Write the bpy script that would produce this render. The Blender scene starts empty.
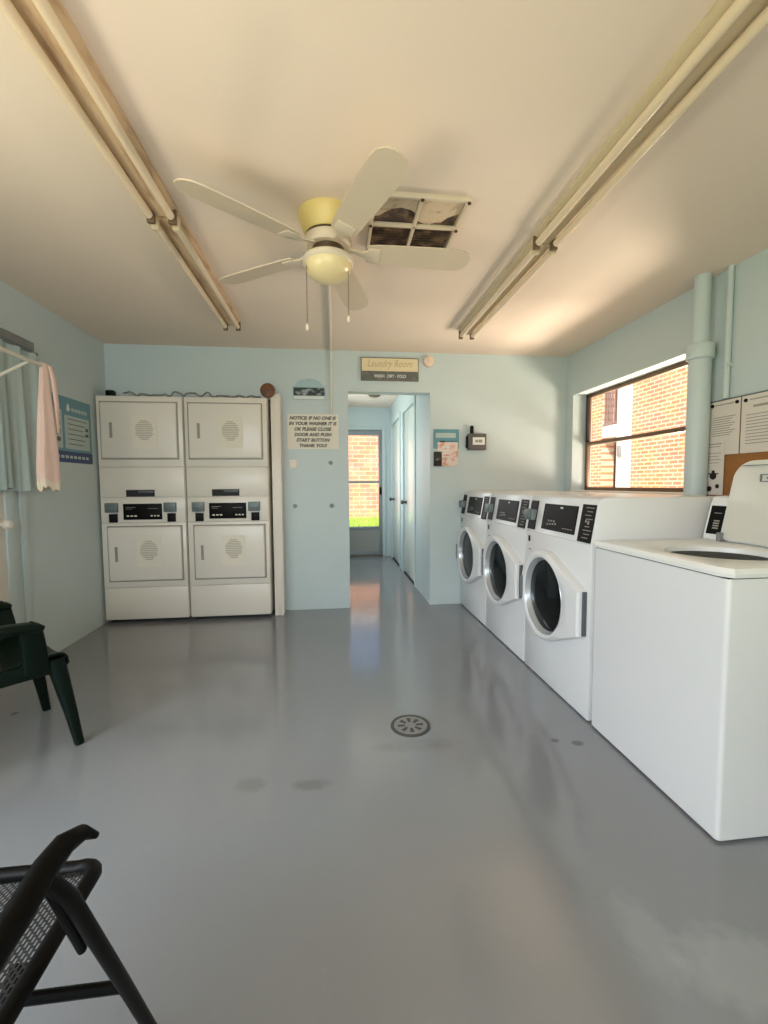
import bpy, bmesh, math, random
from mathutils import Vector, Matrix
random.seed(7)
SC = bpy.context.scene
COL = SC.collection
PI = math.pi

# ------------------------------------------------------------------ camera
cam_d = bpy.data.cameras.new('camera')
cam = bpy.data.objects.new('camera', cam_d)
COL.objects.link(cam)
cam_d.sensor_fit = 'HORIZONTAL'
cam_d.sensor_width = 36.0
cam_d.lens = 437.09 / 768 * 36.0
cam_d.clip_start = 0.02
R3 = Matrix(((0.9933, 0.01347, -0.11474), (-0.11537, 0.06285, -0.99133), (-0.00614, 0.99793, 0.06398)))
cam.matrix_world = Matrix.Translation((0, 0, 1.15)) @ R3.to_4x4()
SC.camera = cam

# ------------------------------------------------------------------ sky, sun, daylight, exposure
world = bpy.data.worlds.new('sky')
SC.world = world
world.use_nodes = True
wn = world.node_tree
wn.nodes.clear()
sky = wn.nodes.new('ShaderNodeTexSky')
sky.sky_type = 'NISHITA'
sky.sun_disc = False
sky.sun_elevation = math.radians(48)
sky.sun_rotation = math.radians(222)
sky.air_density = 1.0
sky.dust_density = 2.5
bgn = wn.nodes.new('ShaderNodeBackground')
bgn.inputs['Strength'].default_value = 0.34
wo = wn.nodes.new('ShaderNodeOutputWorld')
wn.links.new(sky.outputs[0], bgn.inputs['Color'])
wn.links.new(bgn.outputs[0], wo.inputs['Surface'])

def light(name, kind, loc, direction, energy, color, size=None, size_y=None):
    d = bpy.data.lights.new(name, kind)
    d.energy = energy
    d.color = color
    if kind == 'AREA':
        d.shape = 'RECTANGLE'
        d.size = size
        d.size_y = size_y
    o = bpy.data.objects.new(name, d)
    COL.objects.link(o)
    o.location = loc
    o.rotation_euler = Vector(direction).to_track_quat('-Z', 'Y').to_euler()
    return o

sun = light('sun', 'SUN', (-5, -5, 9), (0.45, 0.50, -0.74), 10.0, (1.0, 0.94, 0.85))
sun.data.angle = math.radians(0.6)
# daylight entering through the openings behind and beside the camera, plus added lamps imitating bounce off sunlit ground
SKY, WARM = (0.80, 0.90, 1.0), (1.0, 0.86, 0.72)
light('skylight_rear_opening', 'AREA', (-0.7, -1.75, 1.65), (-0.12, 1, -0.12), 13, SKY, 1.6, 0.8)
light('bounce_lamp_rear_opening', 'AREA', (0.1, -1.75, 0.45), (0, 0.75, 1.0), 27, WARM, 3.0, 0.8)
light('skylight_left_window', 'AREA', (-2.00, 0.10, 1.35), (1, 0.75, -0.60), 26, SKY, 2.2, 0.7)
light('bounce_lamp_left_window', 'AREA', (-2.00, 0.10, 0.75), (0.7, 0.30, 1.0), 21, WARM, 2.2, 0.7)
light('ceiling_glow_lamp', 'AREA', (4.20, 4.15, 0.40), (-1.0, -0.55, 0.80), 165, (1.0, 0.84, 0.64), 0.8, 0.8)  # added lamp outside the window, makes the warm glow on the ceiling
light('jamb_fill_lamp', 'AREA', (4.20, 1.90, 0.40), (-1.0, 0.45, 0.80), 110, (1.0, 0.88, 0.72), 0.8, 0.8)  # second added lamp, brightens the far window jamb
light('hall_fill_lamp', 'AREA', (-0.25, 5.60, 1.50), (1, 0.0, -0.10), 25, (0.88, 0.95, 1.0), 1.0, 1.0)  # unseen lamp added to brighten the hall
for n, a in (('skylight_rear_opening', 80), ('skylight_left_window', 95), ('bounce_lamp_left_window', 110), ('bounce_lamp_rear_opening', 105)):
    bpy.data.lights[n].spread = math.radians(a)

SC.view_settings.view_transform = 'Standard'
SC.view_settings.look = 'None'
SC.view_settings.exposure = -0.14
SC.view_settings.gamma = 1.0
SC.view_settings.use_curve_mapping = False
SC.cycles.use_denoising = True
SC.cycles.max_bounces = 10
SC.cycles.diffuse_bounces = 6
SC.cycles.sample_clamp_indirect = 6.0

# ------------------------------------------------------------------ materials
def srgb(r, g, b):
    f = lambda c: (c / 255 / 12.92) if c / 255 <= 0.04045 else ((c / 255 + 0.055) / 1.055) ** 2.4
    return (f(r), f(g), f(b), 1.0)

def newmat(name):
    m = bpy.data.materials.new(name)
    m.use_nodes = True
    nt = m.node_tree
    return m, nt, nt.nodes['Principled BSDF']

def mat(name, c, rough=0.5, var=0.06, scale=6.0, metal=0.0, bump=0.0, bscale=60.0, coat=0.0, spec=0.5):
    """painted / moulded surface: base colour with faint procedural mottling and optional fine bump"""
    m, nt, b = newmat(name)
    tc = nt.nodes.new('ShaderNodeTexCoord')
    nz = nt.nodes.new('ShaderNodeTexNoise')
    nz.inputs['Scale'].default_value = scale
    nz.inputs['Detail'].default_value = 4
    nt.links.new(tc.outputs['Object'], nz.inputs['Vector'])
    mix = nt.nodes.new('ShaderNodeMix')
    mix.data_type = 'RGBA'
    mix.inputs[6].default_value = tuple(max(0, x * (1 - var)) for x in c[:3]) + (1,)
    mix.inputs[7].default_value = tuple(min(1, x * (1 + var)) for x in c[:3]) + (1,)
    nt.links.new(nz.outputs['Fac'], mix.inputs[0])
    nt.links.new(mix.outputs[2], b.inputs['Base Color'])
    b.inputs['Roughness'].default_value = rough
    b.inputs['Metallic'].default_value = metal
    b.inputs['Coat Weight'].default_value = coat
    b.inputs['Specular IOR Level'].default_value = spec
    if bump:
        n2 = nt.nodes.new('ShaderNodeTexNoise')
        n2.inputs['Scale'].default_value = bscale
        n2.inputs['Detail'].default_value = 3
        nt.links.new(tc.outputs['Object'], n2.inputs['Vector'])
        bp = nt.nodes.new('ShaderNodeBump')
        bp.inputs['Strength'].default_value = bump
        bp.inputs['Distance'].default_value = 0.01
        nt.links.new(n2.outputs['Fac'], bp.inputs['Height'])
        nt.links.new(bp.outputs[0], b.inputs['Normal'])
    return m

def brick_mat(name, axes, c1, c2, mortar, bw=0.21, bh=0.075):
    m, nt, b = newmat(name)
    tc = nt.nodes.new('ShaderNodeTexCoord')
    sp = nt.nodes.new('ShaderNodeSeparateXYZ')
    cb = nt.nodes.new('ShaderNodeCombineXYZ')
    nt.links.new(tc.outputs['Object'], sp.inputs[0])
    nt.links.new(sp.outputs[axes[0]], cb.inputs[0])
    nt.links.new(sp.outputs[axes[1]], cb.inputs[1])
    bt = nt.nodes.new('ShaderNodeTexBrick')
    bt.inputs['Scale'].default_value = 1.0
    bt.inputs['Brick Width'].default_value = bw
    bt.inputs['Row Height'].default_value = bh
    bt.inputs['Mortar Size'].default_value = 0.012
    bt.inputs['Color1'].default_value = c1
    bt.inputs['Color2'].default_value = c2
    bt.inputs['Mortar'].default_value = mortar
    nt.links.new(cb.outputs[0], bt.inputs['Vector'])
    nz = nt.nodes.new('ShaderNodeTexNoise')
    nz.inputs['Scale'].default_value = 3.0
    nt.links.new(cb.outputs[0], nz.inputs['Vector'])
    mx = nt.nodes.new('ShaderNodeMix')
    mx.data_type = 'RGBA'
    mx.blend_type = 'OVERLAY'
    mx.inputs[0].default_value = 0.35
    nt.links.new(bt.outputs['Color'], mx.inputs[6])
    nt.links.new(nz.outputs['Color'], mx.inputs[7])
    nt.links.new(mx.outputs[2], b.inputs['Base Color'])
    b.inputs['Roughness'].default_value = 0.9
    bp = nt.nodes.new('ShaderNodeBump')
    bp.inputs['Strength'].default_value = 0.4
    bp.inputs['Distance'].default_value = 0.01
    nt.links.new(bt.outputs['Fac'], bp.inputs['Height'])
    bp.invert = True
    nt.links.new(bp.outputs[0], b.inputs['Normal'])
    return m

def glass_mat(name, tint=(1, 1, 1, 1), refl=0.06):
    m = bpy.data.materials.new(name)
    m.use_nodes = True
    nt = m.node_tree
    nt.nodes.clear()
    out = nt.nodes.new('ShaderNodeOutputMaterial')
    tr = nt.nodes.new('ShaderNodeBsdfTransparent')
    tr.inputs[0].default_value = tint
    gl = nt.nodes.new('ShaderNodeBsdfGlossy')
    gl.inputs['Roughness'].default_value = 0.02
    lw = nt.nodes.new('ShaderNodeLayerWeight')
    lw.inputs['Blend'].default_value = 0.5
    pw = nt.nodes.new('ShaderNodeMath'); pw.operation = 'POWER'; pw.inputs[1].default_value = 5.0
    nt.links.new(lw.outputs['Facing'], pw.inputs[0])
    ma = nt.nodes.new('ShaderNodeMath'); ma.operation = 'MULTIPLY_ADD'
    ma.inputs[1].default_value = 0.6; ma.inputs[2].default_value = 0.03
    nt.links.new(pw.outputs[0], ma.inputs[0])
    mx = nt.nodes.new('ShaderNodeMixShader')
    nt.links.new(ma.outputs[0], mx.inputs[0])
    nt.links.new(tr.outputs[0], mx.inputs[1])
    nt.links.new(gl.outputs[0], mx.inputs[2])
    nt.links.new(mx.outputs[0], out.inputs['Surface'])
    return m

def floor_mat():
    """grey glossy floor paint with scuffs, worn-through flakes and pale scrubbed patches"""
    m, nt, b = newmat('grey_floor_paint')
    L = nt.links
    tc = nt.nodes.new('ShaderNodeTexCoord')
    n1 = nt.nodes.new('ShaderNodeTexNoise'); n1.inputs['Scale'].default_value = 1.3; n1.inputs['Detail'].default_value = 6
    n2 = nt.nodes.new('ShaderNodeTexNoise'); n2.inputs['Scale'].default_value = 9; n2.inputs['Detail'].default_value = 8
    n2.inputs['Roughness'].default_value = 0.65
    for n in (n1, n2): L.new(tc.outputs['Object'], n.inputs['Vector'])
    base = nt.nodes.new('ShaderNodeMix'); base.data_type = 'RGBA'
    base.inputs[6].default_value = srgb(126, 128, 132); base.inputs[7].default_value = srgb(135, 137, 141)
    L.new(n1.outputs['Fac'], base.inputs[0])
    last = base.outputs[2]
    def ramp(src, a, bb):
        mr = nt.nodes.new('ShaderNodeMapRange'); mr.inputs[1].default_value = a; mr.inputs[2].default_value = bb
        L.new(src, mr.inputs[0]); return mr.outputs[0]
    def blend(fac, col, k):
        nonlocal last
        mu = nt.nodes.new('ShaderNodeMath'); mu.operation = 'MULTIPLY'; mu.inputs[1].default_value = k
        L.new(fac, mu.inputs[0])
        mx = nt.nodes.new('ShaderNodeMix'); mx.data_type = 'RGBA'
        L.new(mu.outputs[0], mx.inputs[0]); L.new(last, mx.inputs[6]); mx.inputs[7].default_value = col
        last = mx.outputs[2]
    blend(ramp(n2.outputs['Fac'], 0.62, 0.80), srgb(104, 105, 104), 0.22)
    blend(ramp(n2.outputs['Fac'], 0.36, 0.22), srgb(160, 162, 162), 0.2)
    # individual marks: (x, y, rx, ry, colour, strength)
    wob = nt.nodes.new('ShaderNodeTexNoise'); wob.inputs['Scale'].default_value = 22; wob.inputs['Detail'].default_value = 4
    L.new(tc.outputs['Object'], wob.inputs['Vector'])
    for (x, y, rx, ry, c, k) in ((1.06, 1.755, .030, .022, (58, 58, 56), .9), (.97, 1.785, .018, .016, (66, 66, 64), .8),
                                 (-.10, 1.63, .07, .035, (92, 93, 92), .7), (-.33, 1.66, .06, .05, (100, 101, 99), .6),
                                 (.95, .86, .16, .10, (168, 170, 172), .55), (.78, .95, .07, .13, (160, 162, 164), .45),
                                 (.35, 1.83, .20, .05, (108, 108, 106), .5), (-1.62, 2.35, .02, .02, (60, 52, 45), .8)):
        vm = nt.nodes.new('ShaderNodeVectorMath'); vm.operation = 'SUBTRACT'
        L.new(tc.outputs['Object'], vm.inputs[0]); vm.inputs[1].default_value = (x, y, 0)
        vs = nt.nodes.new('ShaderNodeVectorMath'); vs.operation = 'MULTIPLY'
        L.new(vm.outputs[0], vs.inputs[0]); vs.inputs[1].default_value = (1 / rx, 1 / ry, 0)
        ln = nt.nodes.new('ShaderNodeVectorMath'); ln.operation = 'LENGTH'
        L.new(vs.outputs[0], ln.inputs[0])
        ad = nt.nodes.new('ShaderNodeMath'); ad.operation = 'ADD'
        L.new(ln.outputs['Value'], ad.inputs[0]); L.new(wob.outputs['Fac'], ad.inputs[1])
        blend(ramp(ad.outputs[0], 1.65, 1.05), srgb(*c), k * .7)
    L.new(last, b.inputs['Base Color'])
    rr = nt.nodes.new('ShaderNodeMapRange')
    rr.inputs[3].default_value = 0.10; rr.inputs[4].default_value = 0.17
    L.new(n2.outputs['Fac'], rr.inputs[0]); L.new(rr.outputs[0], b.inputs['Roughness'])
    b.inputs['Specular IOR Level'].default_value = 1.0
    bp = nt.nodes.new('ShaderNodeBump'); bp.inputs['Strength'].default_value = 0.08; bp.inputs['Distance'].default_value = 0.01
    L.new(n1.outputs['Fac'], bp.inputs['Height']); L.new(bp.outputs[0], b.inputs['Normal'])
    return m

def sling_mat():
    """woven chair mesh: solid threads with rows of small slanted open holes"""
    m, nt, b = newmat('black_sling_weave')
    L = nt.links
    b.inputs['Base Color'].default_value = srgb(24, 23, 22); b.inputs['Roughness'].default_value = 0.7
    tc = nt.nodes.new('ShaderNodeTexCoord')
    mp = nt.nodes.new('ShaderNodeMapping'); mp.inputs['Rotation'].default_value = (0, 0, 0.0)
    L.new(tc.outputs['UV'], mp.inputs[0])
    bt = nt.nodes.new('ShaderNodeTexBrick'); bt.inputs['Scale'].default_value = 1
    bt.inputs['Brick Width'].default_value = 0.012; bt.inputs['Row Height'].default_value = 0.007
    bt.inputs['Mortar Size'].default_value = 0.0022; bt.inputs['Mortar Smooth'].default_value = 0.1
    L.new(mp.outputs[0], bt.inputs['Vector'])
    tr = nt.nodes.new('ShaderNodeBsdfTransparent')
    mx = nt.nodes.new('ShaderNodeMixShader')
    L.new(bt.outputs['Fac'], mx.inputs[0]); L.new(tr.outputs[0], mx.inputs[1]); L.new(b.outputs[0], mx.inputs[2])
    L.new(mx.outputs[0], nt.nodes['Material Output'].inputs['Surface'])
    return m

def stain_mat(name, c, stain, lo, hi, scale=5, rough=0.5, stretch=(1, 1, 1)):
    m, nt, b = newmat(name)
    tc = nt.nodes.new('ShaderNodeTexCoord'); mp = nt.nodes.new('ShaderNodeMapping')
    mp.inputs['Scale'].default_value = stretch
    nt.links.new(tc.outputs['Object'], mp.inputs[0])
    n = nt.nodes.new('ShaderNodeTexNoise'); n.inputs['Scale'].default_value = scale; n.inputs['Detail'].default_value = 6
    nt.links.new(mp.outputs[0], n.inputs['Vector'])
    r = nt.nodes.new('ShaderNodeMapRange'); r.inputs[1].default_value = lo; r.inputs[2].default_value = hi
    nt.links.new(n.outputs['Fac'], r.inputs[0])
    mx = nt.nodes.new('ShaderNodeMix'); mx.data_type = 'RGBA'
    mx.inputs[6].default_value = c; mx.inputs[7].default_value = stain
    nt.links.new(r.outputs[0], mx.inputs[0]); nt.links.new(mx.outputs[2], b.inputs['Base Color'])
    b.inputs['Roughness'].default_value = rough
    return m

M = {}
M['floor'] = floor_mat()
M['wall'] = mat('pale_blue_wall_paint', srgb(192, 205, 206), 0.45, 0.03, 3, bump=0.06, bscale=40)
M['ceiling'] = mat('cream_ceiling_paint', srgb(228, 212, 197), 0.75, 0.04, 1.2, bump=0.04, bscale=50)
M['white_trim'] = mat('white_trim_paint', srgb(226, 219, 208), 0.4, 0.03, 5)
M['hall_door'] = mat('pale_door_gloss_paint', srgb(216, 222, 216), 0.16, 0.02, 3)
M['enamel'] = mat('white_enamel', srgb(220, 220, 221), 0.28, 0.015, 3)
M['enamel_deck'] = mat('white_deck_enamel', srgb(228, 228, 226), 0.25, 0.015, 3)
M['lid'] = mat('white_lid_enamel', srgb(214, 212, 202), 0.3, 0.02, 3)
M['dryer'] = mat('almond_white_enamel', srgb(229, 222, 211), 0.32, 0.02, 3)
M['dryer_lip'] = mat('shaded_almond_edge', srgb(150, 143, 134), 0.4, 0.02, 3)  # door rim colour deepened to include the shade around the door
M['black_panel'] = mat('black_glossy_panel', srgb(12, 11, 11), 0.45, 0.1, 8, spec=0.12)
M['black'] = mat('black_plastic', srgb(16, 15, 15), 0.5, 0.1, 8, spec=0.15)
M['seam'] = mat('dark_seam_and_shade', srgb(42, 42, 44), 0.8, 0.1, 8)  # also colours the blocks that stand in for toe shade
M['joint'] = mat('pale_panel_joint', srgb(196, 195, 194), 0.4, 0.02, 3)
M['mid_grey'] = mat('grey_plastic', srgb(120, 123, 124), 0.4, 0.05, 8)
M['dark_grey'] = mat('dark_grey_plastic_and_shade', srgb(84, 86, 92), 0.45, 0.05, 8)  # also colours the shade strip behind the washer door
M['steel'] = mat('brushed_steel', srgb(165, 168, 168), 0.32, 0.06, 12, metal=0.85)
M['coin_steel'] = mat('coin_box_steel', srgb(112, 122, 122), 0.45, 0.08, 30, metal=0.4)
M['bezel'] = mat('satin_grey_bezel', srgb(176, 180, 184), 0.25, 0.03, 8, metal=0.35)
M['door_glass'] = mat('dark_tub_glass', srgb(8, 8, 9), 0.08, 0.1, 4, spec=0.22)
M['tub'] = mat('dark_tub_interior', srgb(52, 52, 54), 0.35, 0.1, 10, metal=0.6)
M['notice_paper'] = mat('cream_white_sheet', srgb(232, 226, 212), 0.8, 0.03, 8)
M['paper'] = mat('white_paper', srgb(214, 207, 198), 0.8, 0.03, 8)
M['cream_paper'] = mat('cream_sticker_paper', srgb(232, 224, 208), 0.75, 0.03, 8)
M['ink'] = mat('black_ink', srgb(24, 22, 21), 0.7, 0.1, 10)
M['sticker_ink'] = mat('faded_sticker_ink', srgb(182, 174, 163), 0.7, 0.08, 40)
M['grey_ink'] = mat('grey_ink', srgb(150, 143, 136), 0.7, 0.1, 10)
M['white_ink'] = mat('white_ink', srgb(222, 224, 222), 0.6, 0.03, 10)
M['tube'] = mat('unlit_lamp_glass', srgb(226, 206, 178), 0.22, 0.03, 5)
M['fixture_rust'] = stain_mat('rust_streaked_cream_metal', srgb(206, 180, 146), srgb(128, 78, 44), 0.48, 0.85, 9, 0.5, (4, 0.7, 4))
M['fixture'] = stain_mat('cream_fixture_metal', srgb(206, 190, 160), srgb(150, 128, 98), 0.55, 0.85, 9, 0.5, (4, 0.7, 4))
M['socket'] = mat('brown_lamp_socket', srgb(104, 82, 58), 0.6, 0.1, 10)
M['fan_yellow'] = mat('yellowed_cream_plastic', srgb(216, 194, 124), 0.4, 0.04, 6)
M['fan_white'] = mat('off_white_fan_metal', srgb(212, 198, 176), 0.35, 0.04, 6)
M['fan_blade'] = mat('cream_fan_blade', srgb(206, 190, 168), 0.5, 0.04, 6)
M['fan_dark'] = mat('dark_bronze_motor_gap', srgb(70, 50, 30), 0.5, 0.1, 10)
M['fan_bowl'] = mat('cream_light_bowl', srgb(224, 206, 158), 0.25, 0.04, 5)
M['chain'] = mat('pull_chain_metal', srgb(150, 132, 108), 0.4, 0.1, 20, metal=0.5)
M['vent_dark'] = stain_mat('dusty_vent_filter', srgb(66, 52, 44), srgb(128, 104, 84), 0.45, 0.65, 14, 0.9)
M['vent_paper'] = stain_mat('torn_filter_fluff', srgb(206, 188, 162), srgb(146, 122, 98), 0.55, 0.8, 24, 0.9)
M['teal_cloth'] = mat('pale_teal_cloth', srgb(176, 192, 190), 0.9, 0.05, 14, bump=0.15, bscale=200)
M['pink_towel'] = mat('pink_towel_cloth', srgb(240, 210, 198), 0.95, 0.05, 20, bump=0.4, bscale=220)
M['lace'] = mat('ivory_towel_trim', srgb(238, 226, 206), 0.95, 0.05, 20, bump=0.3, bscale=200)
M['rod_white'] = mat('white_coated_rod', srgb(216, 212, 198), 0.4, 0.03, 6)
M['poster_teal'] = mat('teal_poster_print', srgb(98, 146, 160), 0.45, 0.10, 7)
M['poster_pale'] = mat('pale_poster_panel', srgb(176, 192, 188), 0.5, 0.05, 7)
M['poster_navy'] = mat('navy_poster_band', srgb(44, 66, 112), 0.45, 0.05, 7)
M['green_chair'] = mat('dark_green_plastic', srgb(8, 21, 14), 0.4, 0.06, 6, spec=0.16)
M['black_metal'] = mat('black_powder_coat', srgb(10, 9, 8), 0.45, 0.08, 10, spec=0.12)
M['arm_plastic'] = mat('black_arm_plastic', srgb(8, 7, 6), 0.5, 0.08, 10, spec=0.10)
M['sling'] = sling_mat()
M['cork'] = mat('brown_cork', srgb(150, 100, 52), 0.9, 0.22, 70, bump=0.3, bscale=150)
M['frame_grey'] = mat('grey_board_frame', srgb(90, 94, 92), 0.5, 0.05, 8)
M['alum'] = mat('bronze_aluminium', srgb(120, 96, 76), 0.4, 0.06, 10, metal=0.4)
M['grey_alum'] = mat('weathered_grey_aluminium', srgb(140, 148, 152), 0.4, 0.06, 10, metal=0.2)
M['kick'] = mat('grey_kick_panel', srgb(150, 150, 146), 0.45, 0.04, 8)
M['glass'] = glass_mat('window_glass')
M['brown_wood'] = stain_mat('brown_round_wood', srgb(120, 74, 40), srgb(66, 38, 22), 0.45, 0.7, 14, 0.5)
M['cable'] = mat('grey_cable', srgb(132, 134, 132), 0.6, 0.08, 20)
M['gold_board'] = mat('cream_sign_board', srgb(222, 208, 172), 0.6, 0.06, 10)
M['slate_board'] = stain_mat('slate_sign_board', srgb(96, 100, 94), srgb(132, 130, 120), 0.5, 0.75, 18, 0.7)
M['sign_edge'] = mat('sign_edge_brown', srgb(120, 104, 84), 0.7, 0.08, 10)
M['script_ink'] = mat('tan_script_ink', srgb(186, 166, 126), 0.7, 0.05, 10)
M['detector'] = mat('aged_white_plastic', srgb(222, 200, 180), 0.5, 0.03, 8)
M['photo_dark'] = stain_mat('dark_landscape_print', srgb(30, 38, 40), srgb(150, 166, 164), 0.52, 0.62, 9, 0.4, (1, 1, 2))
M['photo_sky'] = mat('pale_sky_print', srgb(164, 190, 196), 0.4, 0.08, 12)
M['pink_print'] = stain_mat('pink_flyer_print', srgb(226, 208, 198), srgb(208, 150, 130), 0.48, 0.62, 16, 0.6)
M['photo_bw'] = stain_mat('dark_photo_print', srgb(40, 40, 38), srgb(140, 140, 130), 0.55, 0.65, 20, 0.5)
M['meter'] = mat('dark_grey_meter_case', srgb(88, 84, 80), 0.5, 0.08, 10)
M['drain'] = mat('worn_drain_metal', srgb(132, 133, 132), 0.45, 0.15, 40, metal=0.2)
M['drain_dark'] = mat('dark_drain_slot', srgb(72, 72, 70), 0.8, 0.1, 20)
M['concrete'] = mat('pale_concrete', srgb(214, 200, 178), 0.9, 0.06, 2)
M['soil'] = mat('lawn_soil', srgb(120, 150, 50), 0.95, 0.1, 2)
M['grass'] = mat('sunlit_grass', srgb(150, 186, 60), 0.8, 0.2, 3)
M['brick_x'] = brick_mat('salmon_brick_side', ('Y', 'Z'), srgb(194, 138, 100), srgb(178, 116, 82), srgb(208, 184, 156))
M['brick_y'] = brick_mat('salmon_brick_rear', ('X', 'Z'), srgb(204, 146, 122), srgb(188, 124, 100), srgb(212, 178, 158), 0.42, 0.15)
M['white_paint'] = mat('white_exterior_paint', srgb(240, 238, 232), 0.6, 0.02, 3)
M['house_wall'] = mat('exterior_render', srgb(200, 205, 205), 0.9, 0.03, 3)
M['far_door'] = mat('dusty_rose_door', srgb(176, 140, 124), 0.5, 0.05, 5)
M['railing'] = mat('dark_railing_paint', srgb(130, 104, 98), 0.5, 0.05, 8)
M['chip'] = mat('grey_wall_plug', srgb(140, 150, 152), 0.6, 0.1, 10)
M['hall_lamp'] = mat('brown_dome_lamp', srgb(104, 88, 72), 0.4, 0.08, 10)

# ------------------------------------------------------------------ mesh builder
class MB:
    def __init__(s):
        s.bm = bmesh.new()
    def box(s, x0, x1, y0, y1, z0, z1, b=0.0, seg=2, rot=None, at=None):
        t = bmesh.new()
        bmesh.ops.create_cube(t, size=1.0)
        bmesh.ops.scale(t, vec=(x1 - x0, y1 - y0, z1 - z0), verts=t.verts)
        if b > 0:
            b = min(b, 0.49 * min(x1 - x0, y1 - y0, z1 - z0))
            bmesh.ops.bevel(t, geom=list(t.edges), offset=b, segments=seg, profile=0.5, affect='EDGES')
        c = Vector(((x0 + x1) / 2, (y0 + y1) / 2, (z0 + z1) / 2))
        mtx = Matrix.Translation(c)
        if rot is not None:
            mtx = mtx @ rot.to_4x4()
        bmesh.ops.transform(t, matrix=mtx, verts=t.verts)
        s._merge(t)
        return s
    def _merge(s, t):
        me = bpy.data.meshes.new('tmp')
        t.to_mesh(me); t.free()
        s.bm.from_mesh(me)
        bpy.data.meshes.remove(me)
    def loft(s, rings, closed=True, cap=True):
        """rings of equal point count; closed = each ring is a loop"""
        vs = [[s.bm.verts.new(p) for p in r] for r in rings]
        n = len(rings[0])
        for a, b in zip(vs[:-1], vs[1:]):
            for i in range(n if closed else n - 1):
                j = (i + 1) % n
                if len({a[i], a[j], b[j], b[i]}) == 4:
                    s.bm.faces.new((a[i], a[j], b[j], b[i]))
        if cap and closed:
            s.bm.faces.new(vs[0][::-1]); s.bm.faces.new(vs[-1])
        return s
    def prism(s, pts, vec):
        v = Vector(vec)
        return s.loft([[Vector(p) for p in pts], [Vector(p) + v for p in pts]])
    def lathe(s, prof, c=(0, 0, 0), axis='Z', n=32, cap=True):
        rings = []
        for r, h in prof:
            ring = []
            for i in range(n):
                a = 2 * PI * i / n
                u, v = r * math.cos(a), r * math.sin(a)
                p = {'Z': (u, v, h), 'Y': (u, h, v), 'X': (h, u, v)}[axis]
                ring.append(Vector(c) + Vector(p))
            rings.append(ring)
        return s.loft(rings, True, cap)
    def tube(s, path, r, n=10, closed=False):
        P = [Vector(p) for p in path]
        rs = r if isinstance(r, (list, tuple)) else [r] * len(P)
        rings = []; up = None
        for i, p in enumerate(P):
            t = (P[min(i + 1, len(P) - 1)] - P[max(i - 1, 0)]).normalized()
            if up is None:
                up = t.orthogonal().normalized()
            up = (up - t * up.dot(t)).normalized()
            sd = t.cross(up)
            rings.append([p + rs[i] * (up * math.cos(2 * PI * k / n) + sd * math.sin(2 * PI * k / n)) for k in range(n)])
        return s.loft(rings)
    def sweep(s, path, sizes, up=(0, 0, 1), rnd=0.35):
        """rounded-rectangle section (width across, height along up) swept along a path"""
        P = [Vector(p) for p in path]; up0 = Vector(up)
        rings = []
        for i, p in enumerate(P):
            t = (P[min(i + 1, len(P) - 1)] - P[max(i - 1, 0)]).normalized()
            sd = t.cross(up0)
            if sd.length < 1e-4: sd = t.cross(Vector((0, 1, 0.01)))
            sd.normalize(); u = sd.cross(t).normalized()
            w, h = sizes[i] if isinstance(sizes, list) else sizes
            q = rnd * min(w, h); ring = []
            for (sx, sy, a0) in ((1, 1, 0), (-1, 1, 90), (-1, -1, 180), (1, -1, 270)):
                for k in range(3):
                    a = math.radians(a0 + 45 * k)
                    ring.append(p + sd * (sx * (w / 2 - q) + q * math.cos(a)) + u * (sy * (h / 2 - q) + q * math.sin(a)))
            rings.append(ring)
        return s.loft(rings)
    def sphere(s, c, r, sc=(1, 1, 1), n=16):
        prof = [(max(1e-4, r * math.sin(PI * i / n)), -r * math.cos(PI * i / n)) for i in range(n + 1)]
        t = MB(); t.lathe(prof, n=2 * n)
        bmesh.ops.transform(t.bm, matrix=Matrix.Translation(c) @ Matrix.Diagonal((*sc, 1)), verts=t.bm.verts)
        s._merge(t.bm); return s
    def build(s, name, material, parent=None, sharp=0.6, loc=None):
        bm = s.bm
        bmesh.ops.remove_doubles(bm, verts=bm.verts, dist=1e-6)
        bmesh.ops.recalc_face_normals(bm, faces=bm.faces)
        for f in bm.faces: f.smooth = True
        for e in bm.edges:
            if len(e.link_faces) != 2 or e.calc_face_angle(0) > sharp: e.smooth = False
        me = bpy.data.meshes.new(name)
        bm.to_mesh(me); bm.free()
        me.materials.append(material)
        o = bpy.data.objects.new(name, me)
        COL.objects.link(o)
        if parent: o.parent = parent
        if loc: o.location = loc
        return o

def tag(o, label=None, cat=None, group=None, kind=None):
    for k, v in (('label', label), ('category', cat), ('group', group), ('kind', kind)):
        if v: o[k] = v
    return o

def empty(name, label, cat, loc, rz=0.0, group=None):
    o = bpy.data.objects.new(name, None)
    o.empty_display_size = 0.1
    COL.objects.link(o)
    o.location = loc; o.rotation_euler = (0, 0, rz)
    return tag(o, label, cat, group)

def dup(root, loc, label):
    r = root.copy(); COL.objects.link(r); r.location = loc; r['label'] = label
    for ch in list(root.children):
        c = ch.copy(); COL.objects.link(c); c.parent = r
        for g in list(ch.children):
            d = g.copy(); COL.objects.link(d); d.parent = c
    return r

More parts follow.
